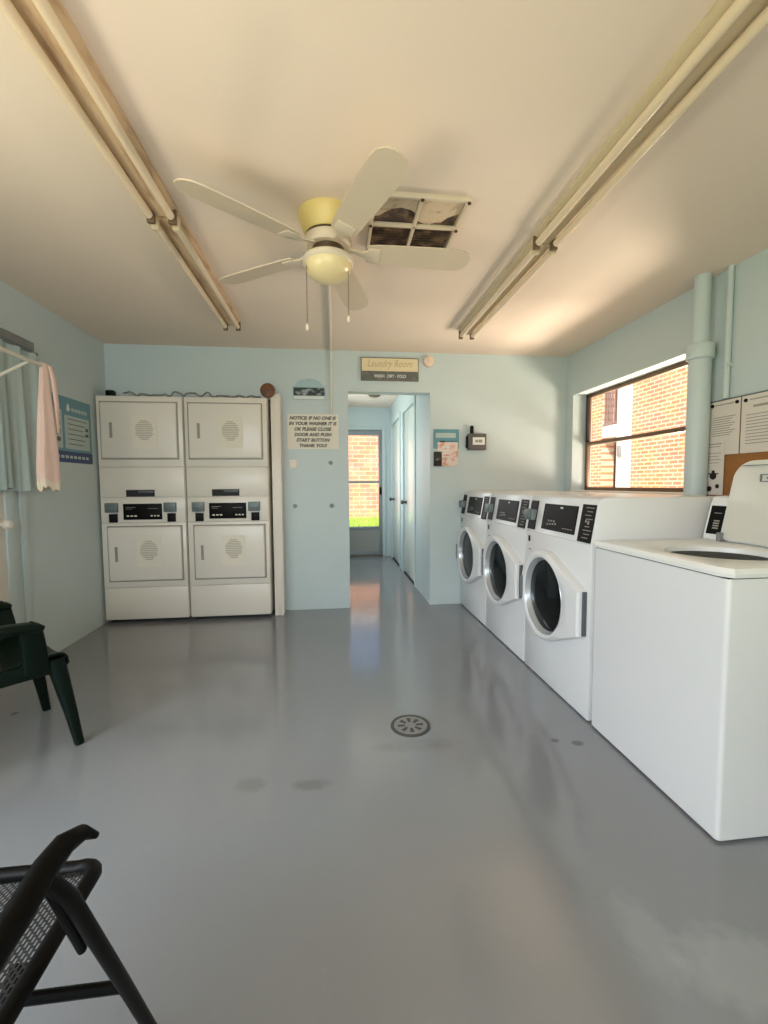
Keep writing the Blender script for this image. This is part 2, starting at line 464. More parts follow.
def lettering(name, lines, material, parent, origin, ax, ay, width, height, gap=1.25, bold=0.0, shear=0.0, fit=False):
    """raised lettering: lines of text inside a width x height field; ax = reading direction, ay = up direction"""
    bm = bmesh.new()
    ax = Vector(ax); ay = Vector(ay); nrm = ax.cross(ay)
    n = len(lines); lh = height / n
    for i, s in enumerate(lines):
        if not s: continue
        cu = bpy.data.curves.new('t', 'FONT')
        cu.body = s; cu.size = 1.0; cu.extrude = 0.01; cu.offset = bold; cu.shear = shear
        cu.align_x = 'CENTER'
        cu.resolution_u = 3
        ob = bpy.data.objects.new('t', cu); COL.objects.link(ob)
        bpy.context.view_layer.update()
        me = bpy.data.meshes.new_from_object(ob.evaluated_get(bpy.context.evaluated_depsgraph_get()))
        xs = [v.co.x for v in me.vertices]
        w = max(xs) - min(xs); cx = (max(xs) + min(xs)) / 2
        sy = lh / gap; sx = width / w if fit else min(sy, width / w)
        for v in me.vertices:
            x, y, z = v.co
            p = Vector(origin) + ax * ((x - cx) * sx) + ay * (height / 2 - (i + 0.72) * lh + y * sy) + nrm * (0.0006 + z * 0.05)
            v.co = p
        bm.from_mesh(me)
        bpy.data.objects.remove(ob); bpy.data.curves.remove(cu); bpy.data.meshes.remove(me)
    me = bpy.data.meshes.new(name); bm.to_mesh(me); bm.free(); me.materials.append(material)
    o = bpy.data.objects.new(name, me); COL.objects.link(o)
    if parent: o.parent = parent
    return o

def struct(mb, name, material):
    return tag(mb.build(name, material), kind='structure')

# ------------------------------------------------------------------ room shell
XL, XR, YB, H, YF = -1.908, 2.236, 4.02, 2.348, -1.60
HL, HR, YE = -0.10, 0.90, 6.90            # hall left wall, hall right wall, hall end
WT = 0.17
# window opening in the right wall, doorway and dryer recess in the back wall
WY0, WY1, WZ0, WZ1 = 2.555, 3.905, 1.075, 1.965
DX0, DX1, DZ = 0.143, 0.90, 1.988
RX1, RZ = -0.50, 1.90

struct(MB().box(XL - .3, XR + .25, YF - .3, YE + .15, -.12, 0), 'floor', M['floor'])
struct(MB().box(XL - 1.3, XR + .55, YF - 1.8, YE + .55, H, H + .18), 'ceiling', M['ceiling'])  # runs past the walls as an added overhang that keeps the sun out
w = MB()   # left wall with a window opening beside the camera
w.box(XL - WT, XL, YF, -1.05, 0, H).box(XL - WT, XL, 1.25, 1.86, 0, H).box(XL - WT, XL, 2.78, 4.75, 0, H)
w.box(XL - WT, XL, -1.05, 1.25, 0, .35).box(XL - WT, XL, -1.05, 1.25, 2.1, H).box(XL - WT, XL, 1.86, 2.78, 2.0, H)
struct(w, 'wall_left', M['wall'])
w = MB()
w.box(XR, XR + .19, YF, WY0, 0, H).box(XR, XR + .19, WY1, YB + .15, 0, H)
w.box(XR, XR + .19, WY0, WY1, 0, WZ0).box(XR, XR + .19, WY0, WY1, WZ1, H)
struct(w, 'wall_right', M['wall'])
w = MB()
w.box(XL, RX1, YB, YB + .13, RZ, H).box(RX1, DX0, YB, YB + .13, 0, H)
w.box(DX0, DX1, YB, YB + .13, DZ, H).box(DX1, XR, YB, YB + .13, 0, H)
struct(w, 'wall_back', M['wall'])
w = MB()   # wall behind the camera, with a wide opening under the added overhang
w.box(XL - WT, -1.5, YF - .15, YF, 0, H).box(1.7, XR + .19, YF - .15, YF, 0, H).box(-1.5, 1.7, YF - .15, YF, 2.1, H)
struct(w, 'wall_front', M['wall'])
struct(MB().box(XL, RX1 + .12, 4.63, 4.75, 0, H).box(RX1, RX1 + .12, YB + .13, 4.63, 0, H), 'wall_recess', M['wall'])
w = MB()   # hall wall with an unseen opening added for the hall fill lamp
w.box(HL - .12, HL, YB + .13, 5.05, 0, H).box(HL - .12, HL, 6.15, YE, 0, H).box(HL - .12, HL, 5.05, 6.15, 0, .95).box(HL - .12, HL, 5.05, 6.15, 2.05, H)
struct(w, 'wall_hall_left', M['wall'])
w = MB()
D1a, D1b, D2a, D2b, HDZ = 4.78, 5.56, 5.86, 6.66, 2.05
for a, b in ((YB + .13, D1a), (D1b, D2a), (D2b, YE)):
    w.box(HR, HR + .12, a, b, 0, H)
for a, b in ((D1a, D1b), (D2a, D2b)):
    w.box(HR, HR + .12, a, b, HDZ, H).box(HR + .07, HR + .12, a, b, 0, HDZ)
struct(w, 'wall_hall_right', M['wall'])
EX0, EX1, EZ = -0.02, 0.775, 2.0
w = MB()
w.box(HL - .12, EX0, YE, YE + .13, 0, H).box(EX1, HR + .12, YE, YE + .13, 0, H).box(EX0, EX1, YE, YE + .13, EZ, H)
struct(w, 'wall_hall_end', M['wall'])

# hall doors (flush, painted, each with a knob)
for i, (a, b) in enumerate(((D1a, D1b), (D2a, D2b))):
    d = tag(MB().box(HR + .012, HR + .052, a + .01, b - .01, .018, HDZ - .008, .004).build(f'door_{i + 1}', M['hall_door']), kind='structure')
    k = MB(); yk = b - .14 if i == 0 else b - .12
    k.lathe([(.026, HR + .012), (.026, HR + .006), (.012, HR + .004), (.011, HR - .022), (.024, HR - .030), (.028, HR - .045), (.018, HR - .058), (.001, HR - .060)], (0, yk, .92), 'X', 20)
    k.build('door_knob', M['fan_dark'], d)
tr = MB()
for (a, b) in ((D1a, D1b), (D2a, D2b)):
    tr.box(HR - .014, HR, a - .06, a, 0, HDZ + .06, .003).box(HR - .014, HR, b, b + .06, 0, HDZ + .06, .003).box(HR - .014, HR, a, b, HDZ, HDZ + .06, .003)
struct(tr, 'trim_hall_doors', M['wall'])
tr = MB().box(HR + .0, HR + .05, D1a, D1b, 0, .014).box(HR, HR + .05, D2a, D2b, 0, .014)
struct(tr, 'trim_door_gap', M['seam'])

# screen door at the end of the hall
d = MB()
y0, y1 = YE + .02, YE + .06
d.box(EX0 + .005, EX0 + .06, y0, y1, .01, EZ - .005, .003).box(EX1 - .055, EX1 - .005, y0, y1, .01, EZ - .005, .003)
d.box(EX0 + .06, EX1 - .055, y0, y1, EZ - .085, EZ - .005, .003).box(EX0 + .06, EX1 - .055, y0, y1, 1.165, 1.20, .003)
d.box(EX0 + .06, EX1 - .055, y0, y1, .43, .475, .003).box(EX0 + .06, EX1 - .055, y0, y1, .01, .085, .003)
exit_door = tag(d.build('door_3', M['grey_alum']), kind='structure')
MB().box(EX0 + .06, EX1 - .055, y0 + .012, y1 - .012, .085, .43).build('kick_panel', M['kick'], exit_door)
for a, b in ((.475, 1.165), (1.20, EZ - .085)):
    MB().box(EX0 + .06, EX1 - .055, y0 + .017, y0 + .023, a, b).build('door_pane', M['glass'], exit_door)
MB().box(EX1 - .045, EX1 - .015, y0 - .035, y0, .98, 1.10, .006).build('door_handle', M['black'], exit_door)
tr = MB()
tr.box(EX1, EX1 + .055, YE - .015, YE, 0, EZ + .055, .003).box(EX0 - .055, EX0, YE - .015, YE, 0, EZ + .055, .003).box(EX0, EX1, YE - .015, YE, EZ, EZ + .055, .003)
struct(tr, 'trim_exit_door', M['wall'])
struct(MB().box(EX0, EX1, YE - .01, YE + .13, 0, .012, .003), 'trim_threshold', M['alum'])

# side window: slim metal frame, meeting rail, two panes
f = MB()
xf0, xf1 = XR + .13, XR + .165
f.box(xf0, xf1, WY0, WY0 + .025, WZ0, WZ1, .002).box(xf0, xf1, WY1 - .03, WY1, WZ0, WZ1, .002)
f.box(xf0, xf1, WY0, WY1, WZ1 - .03, WZ1, .002).box(xf0, xf1, WY0, WY1, WZ0, WZ0 + .035, .002)
win = tag(f.build('window_1', M['alum']), kind='structure')
MB().box(xf0 - .012, xf1, WY0 + .02, WY1 - .025, 1.495, 1.525, .003).build('meeting_rail', M['alum'], win)
MB().box(xf0 - .02, xf0 + .005, WY1 - .055, WY1 - .03, 1.53, WZ1 - .03, .003).build('sash_stile', M['seam'], win)
for a, b in ((WZ0 + .03, 1.50), (1.52, WZ1 - .03)):
    MB().box(xf0 + .014, xf0 + .018, WY0 + .02, WY1 - .025, a, b).build('window_pane', M['glass'], win)
struct(MB().box(XR - .015, XR + .13, WY0 - .0, WY1 + .0, WZ0 - .02, WZ0 + .006, .003), 'trim_window_sill', M['white_trim'])

# white post that closes the dryer recess
struct(MB().box(-.522, -.442, 3.865, YB, 0, 1.925, .004), 'trim_recess_post', M['white_trim'])
# door on the left wall with its casing
d = MB()
d.box(XL - .04, XL + .006, 1.865, 2.779, .012, 1.995, .003)
left_door = tag(d.build('door_4', M['white_trim']), kind='structure')
MB().lathe([(.032, XL - .01), (.032, XL), (.013, XL + .004), (.012, XL + .030), (.026, XL + .038), (.031, XL + .055), (.02, XL + .070), (.001, XL + .073)], (0, 2.730, .930), 'X', 22).build('door_knob', M['white_trim'], left_door)
tr = MB().box(XL, XL + .018, 2.772, 2.845, 0, 2.06, .003).box(XL, XL + .018, 1.84, 1.915, 0, 2.06, .003).box(XL, XL + .018, 1.915, 2.772, 1.985, 2.06, .003)
tr.box(XL, XL + .012, 2.90, 2.97, 0, 1.95, .003)
struct(tr, 'trim_left_door', M['wall'])

# ------------------------------------------------------------------ outside
g = MB().box(XR + .19, 30, -12, 40, -.16, -.03)
struct(g, 'ground_paving', M['concrete'])
struct(MB().box(-30, XR + .19, YE + .13, 40, -.16, -.04).box(-30, XL - WT, -12, YE + .13, -.16, -.04).box(XL - WT, XR + .19, -12, YF - .15, -.16, -.04), 'ground_lawn', M['soil'])
gr = MB()
for i in range(5200):
    x = random.uniform(-2.5, 3.8); y = random.uniform(YE + 1.2, 15.3)
    h = random.uniform(.05, .11); a = random.uniform(0, PI); dx, dy = .012 * math.cos(a), .012 * math.sin(a)
    tx, ty = random.uniform(-.03, .03), random.uniform(-.03, .03)
    v = [gr.bm.verts.new(p) for p in ((x - dx, y - dy, -.04), (x + dx, y + dy, -.04), (x + tx, y + ty, -.04 + h))]
    gr.bm.faces.new(v)
tag(gr.build('lawn_grass', M['grass']), 'bright green sunlit grass beyond the hall screen door', 'grass', kind='stuff')

b = empty('rear_brick_building', 'salmon brick building across the lawn, seen through the hall screen door', 'building', (0.5, 15.6, -.04))
MB().box(-9, 9, 0, .3, 0, 3.55).build('brick_wall', M['brick_y'], b)
MB().box(-9.3, 9.3, -.3, .6, 3.55, 3.75, .02).build('eave', M['white_paint'], b)

b = empty('side_brick_building', 'two-storey salmon brick building outside the side window', 'building', (6.0, 8.2, -.03))
MB().box(0, .3, -12, .10, 0, 5.9).build('brick_wall', M['brick_x'], b)
MB().box(0, .3, 1.06, 6, 0, 5.9).build('brick_wall', M['brick_x'], b)
MB().box(1.3, 1.5, -.5, 2.6, 0, 5.9).build('stairwell_wall', M['brick_x'], b)
MB().box(-.03, .22, .08, .50, 0, 5.9, .01).build('column', M['white_paint'], b)
MB().box(.0, 1.3, .53, 1.06, 2.17, 2.42, .01).build('balcony_slab', M['white_paint'], b)
rl = MB().box(.02, .06, .53, 1.06, 2.44, 2.49).box(.02, .06, .53, 1.06, 3.30, 3.35)
for k in range(6): rl.box(.03, .05, .58 + .085 * k, .61 + .085 * k, 2.49, 3.30)
rl.build('railing', M['railing'], b)
dd = MB().box(.9, .96, .45, 1.5, .0, 2.12, .01).build('doorway', M['white_paint'], b)
MB().box(.87, .90, .75, 1.3, .02, 1.98, .01).build('door_leaf', M['far_door'], dd)
MB().box(-.09, -.03, .32, .40, 1.72, 1.95, .01).build('wall_lamp', M['mid_grey'], b)
MB().box(-.5, 1.8, -12, 6, 5.9, 6.1, .02).build('eave', M['white_paint'], b)

# ------------------------------------------------------------------ front-loading washers
WW = 0.700
def slx(z):                                        # front face of the leaning control fascia
    return 0.0 if z < .86 else (z - .86) * .17
def fascia(mb, y0, y1, z0, z1, t, b=0.0):
    p = [(slx(z0), y0, z0), (slx(z0), y1, z0), (slx(z1), y1, z1), (slx(z1), y0, z1)]
    return mb.prism([(x - t, y, z) for x, y, z in p], (t + .001, 0, 0))
def make_washer(label):
    r = empty('front_load_washer', label, 'washing machine', (1.195, 1.901, 0), 0, 'front-loading washers along the right wall')
    prof = [(0, .008), (0, .855), (.003, .865), (slx(1.05), 1.05), (slx(1.05) + .008, 1.070), (.065, 1.080), (.70, 1.080), (.70, .008)]
    c = MB().prism([(x, 0.002, z) for x, z in prof], (0, WW - .004, 0))
    bmesh.ops.recalc_face_normals(c.bm, faces=c.bm.faces)
    es = [e for e in c.bm.edges if len(e.link_faces) == 2 and e.calc_face_angle(0) > 1.0]
    bmesh.ops.bevel(c.bm, geom=es, offset=.006, segments=2, profile=.5, affect='EDGES')
    c.build('cabinet', M['enamel'], r)
    MB().box(.03, .67, .02, WW - .02, 0, .026).build('toe_shade_base', M['seam'], r)  # dark block for the toe recess, its shade put into the colour
    for z0, z1 in ((.858, .861),):    # joint under the fascia
        MB().box(-.0012, .004, .008, WW - .008, z0, z1).build('panel_joint', M['joint'], r)
    # loading door: round on the latch side, drawn out to a straight hinge edge
    cy, cz, R = .412, .522, .252
    hcy = .392                                     # porthole centre
    N = 72; out = []
    hy, hz = .030, .112
    dist = math.hypot(cy - hy, hz)
    for i in range(N):
        a = 2 * PI * i / N
        y, z = cy + R * math.cos(a), cz + R * math.sin(a)
        out.append([y, z])
    # convex hull with the hinge edge
    pts = [tuple(p) for p in out] + [(hy, cz + hz), (hy, cz - hz)]
    pts = sorted(pts)
    def cross(o, a, b): return (a[0] - o[0]) * (b[1] - o[1]) - (a[1] - o[1]) * (b[0] - o[0])
    lo = []
    for p in pts:
        while len(lo) >= 2 and cross(lo[-2], lo[-1], p) <= 0: lo.pop()
        lo.append(p)
    up = []
    for p in reversed(pts):
        while len(up) >= 2 and cross(up[-2], up[-1], p) <= 0: up.pop()
        up.append(p)
    hull = lo[:-1] + up[:-1]
    # resample by angle about the porthole centre so outer and inner rims pair up
    def hull_at(a):
        dx, dz = math.cos(a), math.sin(a); best = 9
        for (p, q) in zip(hull, hull[1:] + hull[:1]):
            ex, ez = q[0] - p[0], q[1] - p[1]
            den = dx * ez - dz * ex
            if abs(den) < 1e-9: continue
            t = ((p[0] - cy) * ez - (p[1] - cz) * ex) / den
            u = ((p[0] - cy) * dz - (p[1] - cz) * dx) / den
            if t > 0 and -1e-6 <= u <= 1 + 1e-6: best = min(best, t)
        return best
    angs = [2 * PI * i / 96 for i in range(96)] + [math.atan2(hz, hy - cy), math.atan2(-hz, hy - cy)]
    angs = sorted(a % (2 * PI) for a in angs)
    RI = .214
    def ring(x, k, extra=0.0):                     # k: 1 = outer hull, 0 = porthole rim
        o = []
        for a in angs:
            hr = hull_at(a) - extra
            hp = (cy + hr * math.cos(a), cz + hr * math.sin(a)); ip = (hcy + RI * math.cos(a), cz + RI * math.sin(a))
            o.append((x, ip[0] + (hp[0] - ip[0]) * k, ip[1] + (hp[1] - ip[1]) * k))
        return o
    dmb = MB().loft([ring(-.001, 1), ring(-.038, 1), ring(-.048, 1, .008), ring(-.055, .45), ring(-.052, .10), ring(-.044, 0)], True, False)
    door = dmb.build('door', M['enamel'], r)
    MB().lathe([(.214, -.044), (.211, -.047), (.207, -.043), (.200, -.018), (.194, -.014)], (0, hcy, cz), 'X', 64, False).build('bezel', M['bezel'], door)
    MB().lathe([(.200, -.016), (.190, -.019), (.13, -.025), (.06, -.028), (.001, -.029)], (0, hcy, cz), 'X', 64, False).build('door_glass', M['door_glass'], door)
    g = MB()                                       # recessed pull on the latch side
    g.prism([(-.050, cy + .206, cz - .070), (-.050, cy + .206, cz + .070), (-.050, cy + .232, cz + .060), (-.050, cy + .232, cz - .060)], (-.010, 0, 0))
    g.build('door_pull', M['mid_grey'], door)
    MB().box(-.024, -.0005, hy - .005, hy + .012, cz - hz + .004, cz + hz - .004, .002).build('door_gap_shade', M['dark_grey'], door)  # dark strip standing in for shade in the gap behind the door
    # fascia
    p = fascia(MB(), .160, .505, .888, 1.032, .005).build('control_panel', M['black_panel'], r)
    t = MB()
    for k in range(4): fascia(t, .43 - .028 * k, .445 - .028 * k, .915 + .002 * k, .924 + .002 * k, .006)
    for k in range(3): fascia(t, .42 - .028 * k, .435 - .028 * k, .935, .944, .006)
    t.build('cycle_buttons', M['grey_ink'], p)
    t = MB()
    for k in range(4): fascia(t, .18 + .026 * k, .198 + .026 * k, .908, .912, .006)
    t.build('legend_line', M['grey_ink'], p)
    fascia(MB(), .30, .325, 1.012, 1.020, .006).build('indicator_light', M['white_ink'], p)
    cp = fascia(MB(), .590, .680, .872, 1.044, .004).build('coin_plate', M['black'], r)
    MB().box(-.018, .03, .592, .690, .928, .992, .004).box(-.026, -.016, .606, .676, .940, .980, .003).build('coin_slide', M['coin_steel'], cp)
    il = fascia(MB(), .012, .122, .864, 1.045, .004).build('instruction_plate', M['black_panel'], r)
    t = MB()
    for k in range(9):
        if k in (4,): continue
        fascia(t, .022 + .008 * (k % 3), .088 - .012 * (k % 2), 1.028 - .018 * k, 1.0315 - .018 * k, .005)
    fascia(t, .045, .058, .950, .968, .005); fascia(t, .068, .078, .958, .972, .005)
    t.build('instruction_text', M['grey_ink'], il)
    MB().box(-.003, .004, .640, .662, .795, .830, .002).build('key_lock', M['black'], r)
    MB().box(-.003, .004, .625, .655, .745, .752, .001).build('latch_slot', M['mid_grey'], r)
    return r
wash = make_washer('nearest front-loading white washer, beside the top-loading washer')
PITCH = .7085
dup(wash, (1.195, 1.901 + PITCH, 0), 'middle of the three white front-loading washers')
dup(wash, (1.195, 1.901 + 2 * PITCH, 0), 'farthest white front-loading washer, in the corner by the back wall')

# ------------------------------------------------------------------ top-loading washer, lid open
r = empty('top_load_washer', 'white top-loading washer with its lid open, nearest on the right', 'washing machine', (1.195, 1.187, 0))
DW, DD = .690, .680
def rrect(ins, z, rad):
    o = []
    for (qx, qy, a0) in ((DD - ins - rad, DW - ins - rad, 0), (ins + rad, DW - ins - rad, 90), (ins + rad, ins + rad, 180), (DD - ins - rad, ins + rad, 270)):
        for k in range(6):
            a = math.radians(a0 + 18 * k)
            o.append((qx + rad * math.cos(a), qy + rad * math.sin(a), z))
    return o
MB().loft([rrect(.016, .014, .010), rrect(.004, .008, .014), rrect(0, .012, .014), rrect(0, .852, .014), rrect(.014, .852, .006), rrect(.014, .030, .006)], True, False).build('cabinet', M['enamel'], r)
MB().box(.03, DD - .03, .03, DW - .03, 0, .03).build('toe_shade_base', M['seam'], r)  # dark block, shade under the cabinet put into its colour
MB().box(.004, DD - .004, .004, DW - .004, .851, .856).build('deck_joint', M['seam'], r)
# deck with round tub opening
N = 64; cx, cy, RO = .290, .330, .185
def rect_ring(x0, x1, y0, y1, z, rad):
    pts = []
    for i in range(N):
        a = 2 * PI * i / N
        dx, dy = math.cos(a), math.sin(a)
        t = min(((x1 - cx) / dx if dx > 0 else (x0 - cx) / dx) if abs(dx) > 1e-6 else 9, ((y1 - cy) / dy if dy > 0 else (y0 - cy) / dy) if abs(dy) > 1e-6 else 9)
        pts.append(Vector((cx + dx * t, cy + dy * t, z)))
    return pts
def circ_ring(rr, z): return [Vector((cx + rr * math.cos(2 * PI * i / N), cy + rr * math.sin(2 * PI * i / N), z)) for i in range(N)]
MB().loft([rect_ring(-.004, DD, -.004, DW + .002, .856, 0), rect_ring(-.006, DD, -.006, DW + .002, .868, 0), rect_ring(.002, DD, .002, DW - .002, .884, 0), rect_ring(.02, DD - .01, .02, DW - .02, .888, 0),
           circ_ring(RO + .02, .882), circ_ring(RO, .874), circ_ring(RO - .004, .852)], True, False).build('deck', M['enamel_deck'], r)
MB().loft([circ_ring(RO - .006, .852), circ_ring(RO - .01, .60), circ_ring(.12, .585), circ_ring(.01, .585)], True, False).build('tub', M['tub'], r)
# console with its leaning front
con = MB().prism([(.545, .0, .886), (.588, .0, 1.075), (.605, .0, 1.085), (.680, .0, 1.085), (.680, .0, .886)], (0, DW - .004, 0)).build('console', M['enamel_deck'], r)
def conp(mb, y0, y1, z0, z1, t):
    f = lambda z: .545 + (z - .886) * .043 / .189
    return mb.prism([(f(z0) - t, y0, z0), (f(z0) - t, y1, z0), (f(z1) - t, y1, z1), (f(z1) - t, y0, z1)], (t + .001, 0, 0))
pl = conp(MB(), .582, .685, .900, 1.055, .004).build('instruction_plate', M['white_ink'], r)
conp(MB(), .594, .674, .910, 1.040, .006).build('black_face', M['black_panel'], pl)
t = MB()
for k in range(4): conp(t, .615, .645, .935 + .011 * k, .941 + .011 * k, .0075)
t.build('plate_text', M['grey_ink'], pl)
conp(MB(), .612, .650, 1.005, 1.008, .0075).build('plate_heading', M['grey_ink'], pl)
# open lid: rounded upper corners, leaning back a little against the console
lid = MB()
ly0, ly1, lz0, lz1, rad = .070, .578, .892, 1.240, .085
pts = [(ly0, lz0), (ly1, lz0)]
for k in range(9):
    a = PI / 2 * k / 8
    pts.append((ly1 - .028 - rad + rad * math.cos(a), lz1 - rad + rad * math.sin(a)))
for k in range(9):
    a = PI / 2 + PI / 2 * k / 8
    pts.append((ly0 + .028 + rad + rad * math.cos(a), lz1 - rad + rad * math.sin(a)))
lx = lambda z: .522 + (z - lz0) * .10
def lring(x, ins):
    cy2, cz2 = (ly0 + ly1) / 2, (lz0 + lz1) / 2
    return [(lx(z) + x, y + ins * (1 if y < cy2 else -1), z + ins * (1 if z < cz2 else -1)) for y, z in pts]
lid.loft([lring(-.004, .010), lring(0, .002), lring(.010, 0), lring(.018, .004)])
ld = lid.build('lid', M['lid'], r)
em = MB()
ey, ez = .36, 1.165
for a, b in (((-.055, .012), (.055, .016)), ((-.055, -.016), (.055, -.012))):
    em.box(lx(ez) - .010, lx(ez) - .003, ey + a[0], ey + b[0], ez + a[1], ez + b[1])
em.box(lx(ez) - .010, lx(ez) - .003, ey - .057, ey - .053, ez - .016, ez + .016).box(lx(ez) - .010, lx(ez) - .003, ey + .053, ey + .057, ez - .016, ez + .016)
em.box(lx(ez) - .009, lx(ez) - .003, ey - .03, ey + .03, ez - .004, ez + .004)
em.build('emblem', M['mid_grey'], ld)
MB().box(lx(1.218) - .0105, lx(1.218) - .002, .16, .50, 1.217, 1.220).build('lid_groove', M['mid_grey'], ld)
for y in (.085, .562): MB().box(.500, .530, y - .010, y + .010, .886, .925, .003).build('lid_hinge', M['mid_grey'], r)

# ------------------------------------------------------------------ stacked dryers in the recess
SWD, SP = .668, .6785
def frame_ring(mb, x0, x1, z0, z1, wd, y0, y1):
    mb.box(x0, x1, y0, y1, z1 - wd, z1).box(x0, x1, y0, y1, z0, z0 + wd).box(x0, x0 + wd, y0, y1, z0 + wd, z1 - wd).box(x1 - wd, x1, y0, y1, z0 + wd, z1 - wd)
def make_dryer(label):
    r = empty('stacked_dryer', label, 'dryer', (-1.893, 3.81, 0), 0, 'stacked coin dryers in the back wall')
    MB().box(0, SWD, .012, .70, .03, 1.878, .006).build('cabinet', M['dryer'], r)
    MB().box(.03, SWD - .03, .05, .67, 0, .035).build('toe_shade_base', M['seam'], r)  # dark block standing in for the shadow under the dryer
    MB().box(.004, SWD - .004, 0, .02, .032, .300, .005).build('base_panel', M['dryer'], r)
    MB().box(.004, SWD - .004, 0, .02, 1.055, 1.298, .005).build('middle_panel', M['dryer'], r)
    MB().box(.004, SWD - .004, 0, .02, .845, 1.050, .005).build('control_fascia', M['dryer'], r)
    for (z0, z1) in ((1.302, 1.874), (.304, .841)):
        up = z0 > 1
        MB().box(.002, SWD - .002, 0, .02, z0, z1, .006).build('front_panel', M['dryer'], r)
        a, b = (1.372, 1.822) if up else (.362, .808)
        x0, x1 = (.038, .622) if up else (.055, .628)
        rim = MB(); frame_ring(rim, x0 - .010, x1 + .010, a - .010, b + .010, .012, -.003, .003)
        d = MB().box(x0, x1, -.022, .002, a, b, .012, 3).build('door', M['dryer'], r)
        rim.build('door_gasket', M['dryer_lip'], d)
        hx, hz = (.118, (a + b) / 2)
        MB().box(hx - .011, hx + .011, -.024, -.020, hz - .062, hz + .062, .004).build('door_pull', M['grey_ink'], d)
        sx0, sx1 = (.275, .475)
        sz0, sz1 = (1.455, 1.712) if up else (.475, .725)
        st = MB().box(sx0, sx1, -.0245, -.0215, sz0, sz1).build('notice_sticker', M['cream_paper'], r)
        tx = MB(); cxx, czz = (sx0 + sx1) / 2, (sz0 + sz1) / 2 + .01
        for k in range(11):                        # lines of print set in an octagon
            hh = -.075 + .015 * k
            half = .068 - max(0, abs(hh) - .034) * .95
            tx.box(cxx - half, cxx + half * (1 - .12 * (k % 3 == 1)), -.0255, -.024, czz + hh, czz + hh + .008)
        tx.build('notice_text', M['sticker_ink'], st)
    for (x0, x1) in ((.045, .140), (.500, .596)):
        b = MB().box(x0, x1, -.030, .004, .930, 1.008, .005).box(x0 + .012, x1 - .012, -.040, -.028, .955, .985, .003).build('coin_box', M['coin_steel'], r)
        MB().box(x0 + .022, x1 - .008, -.012, .004, .848, .918, .003).build('coin_slot', M['black'], b)
    p = MB().box(.178, .480, -.008, .004, .868, 1.000, .003).build('control_panel', M['black_panel'], r)
    for x0, dx, wx in ((.205, .030, .020), (.392, .026, .016)):
        t = MB()
        for k in range(3): t.box(x0 + dx * k, x0 + dx * k + wx, -.010, -.007, .894, .905)
        t.build('button_row', M['cream_paper'], p)
    MB().box(.20, .275, -.0095, -.007, .968, .972).box(.20, .25, -.0095, -.007, .955, .958).build('legend_line', M['grey_ink'], p)
    MB().box(.37, .45, -.0095, -.007, .958, .961).build('legend_line', M['grey_ink'], p)
    s = MB().box(.205, .427, -.006, .004, 1.058, 1.114, .003).build('vent_slot', M['seam'], r)
    MB().box(.300, .420, -.009, -.004, 1.088, 1.108, .002).build('slot_plate', M['dark_grey'], s)
    return r
dry = make_dryer('left stacked pair of white coin dryers, beside the left wall')
dup(dry, (-1.893 + SP, 3.81, 0), 'right stacked pair of white coin dryers, beside the white post')

# oddments on top of the dryers
t = MB()
path = []
for k in range(90):
    u = k / 89
    path.append((-1.70 + 1.10 * u, 3.865 + .02 * math.sin(k * .9), 1.888 + .032 * abs(math.sin(k * .31 + .6)) * (1.0 if .3 < u < .62 or u < .12 else .35)))
t.tube(path, .008, 8)
tag(t.build('cable', M['cable']), 'grey cable lying in waves along the dryer tops', 'cable')
o = empty('camera_box', 'small black box on top of the left dryer stack', 'box', (-1.800, 3.86, 1.878))
MB().box(-.030, .030, -.02, .04, 0, .050, .008).build('case', M['black'], o)
MB().lathe([(.012, -.020), (.012, -.026), (.001, -.027)], (0, 0, .028), 'Y', 16).build('lens', M['black_panel'], o)
o = MB()
o.lathe([(.001, -.016), (.040, -.014), (.058, -.006), (.062, .004), (.058, .014), (.040, .020), (.001, .022)], (0, 0, 0), 'Y', 36)
o = tag(o.build('wooden_disc', M['brown_wood'], loc=(-.540, 3.842, 1.946)), 'round brown wooden disc on the top corner of the right dryers', 'disc')

# ------------------------------------------------------------------ back wall: signs, conduit, plates
def board(name, mb_mat, label, cat, x0, x1, z0, z1, t=.012, y=YB, b=.002):
    o = empty(name, label, cat, ((x0 + x1) / 2, y, (z0 + z1) / 2))
    return o, (x1 - x0) / 2, (z1 - z0) / 2
# arched picture plaque
o, hw, hh = board('picture_plaque', None, 'small arched plaque with a landscape picture, above the handwritten notice', 'plaque', -.345, -.060, 1.905, 2.095)
pts = [(-hw, 0, -hh), (hw, 0, -hh), (hw, 0, hh * .25)]
for k in range(13):
    a = PI * k / 12
    pts.append((hw * .82 * math.cos(a), 0, hh * .30 + hh * .66 * math.sin(a)))
pts.append((-hw, 0, hh * .25))
MB().prism(pts, (0, -.010, 0)).build('backing', M['photo_sky'], o)
MB().box(-hw + .006, hw - .006, -.0125, -.009, -hh * .62, hh * .12).build('picture', M['photo_dark'], o)
MB().box(-hw + .006, hw - .006, -.012, -.009, -hh + .005, -hh * .66).build('caption_band', M['white_ink'], o)
MB().lathe([(.004, -.011), (.004, -.016), (.001, -.017)], (0, 0, hh * .75), 'Y', 10).build('nail', M['mid_grey'], o)
# handwritten notice
o, hw, hh = board('handwritten_notice', None, 'handwritten paper notice taped on the wall left of the doorway', 'notice', -.400, .055, 1.468, 1.778)
MB().box(-hw, hw, -.003, 0, -hh, hh).build('sheet', M['notice_paper'], o)
lettering('handwriting', ['NOTICE: IF NO ONE IS', 'IN YOUR WASHER IT IS', 'OK PLEASE CLOSE', 'DOOR AND PUSH', 'START BUTTON', 'THANK YOU!'], M['ink'], o, (0, -.003, -.004), (1, 0, 0), (0, 0, 1), hw * 1.90, hh * 1.90, 1.22, .035, .25)
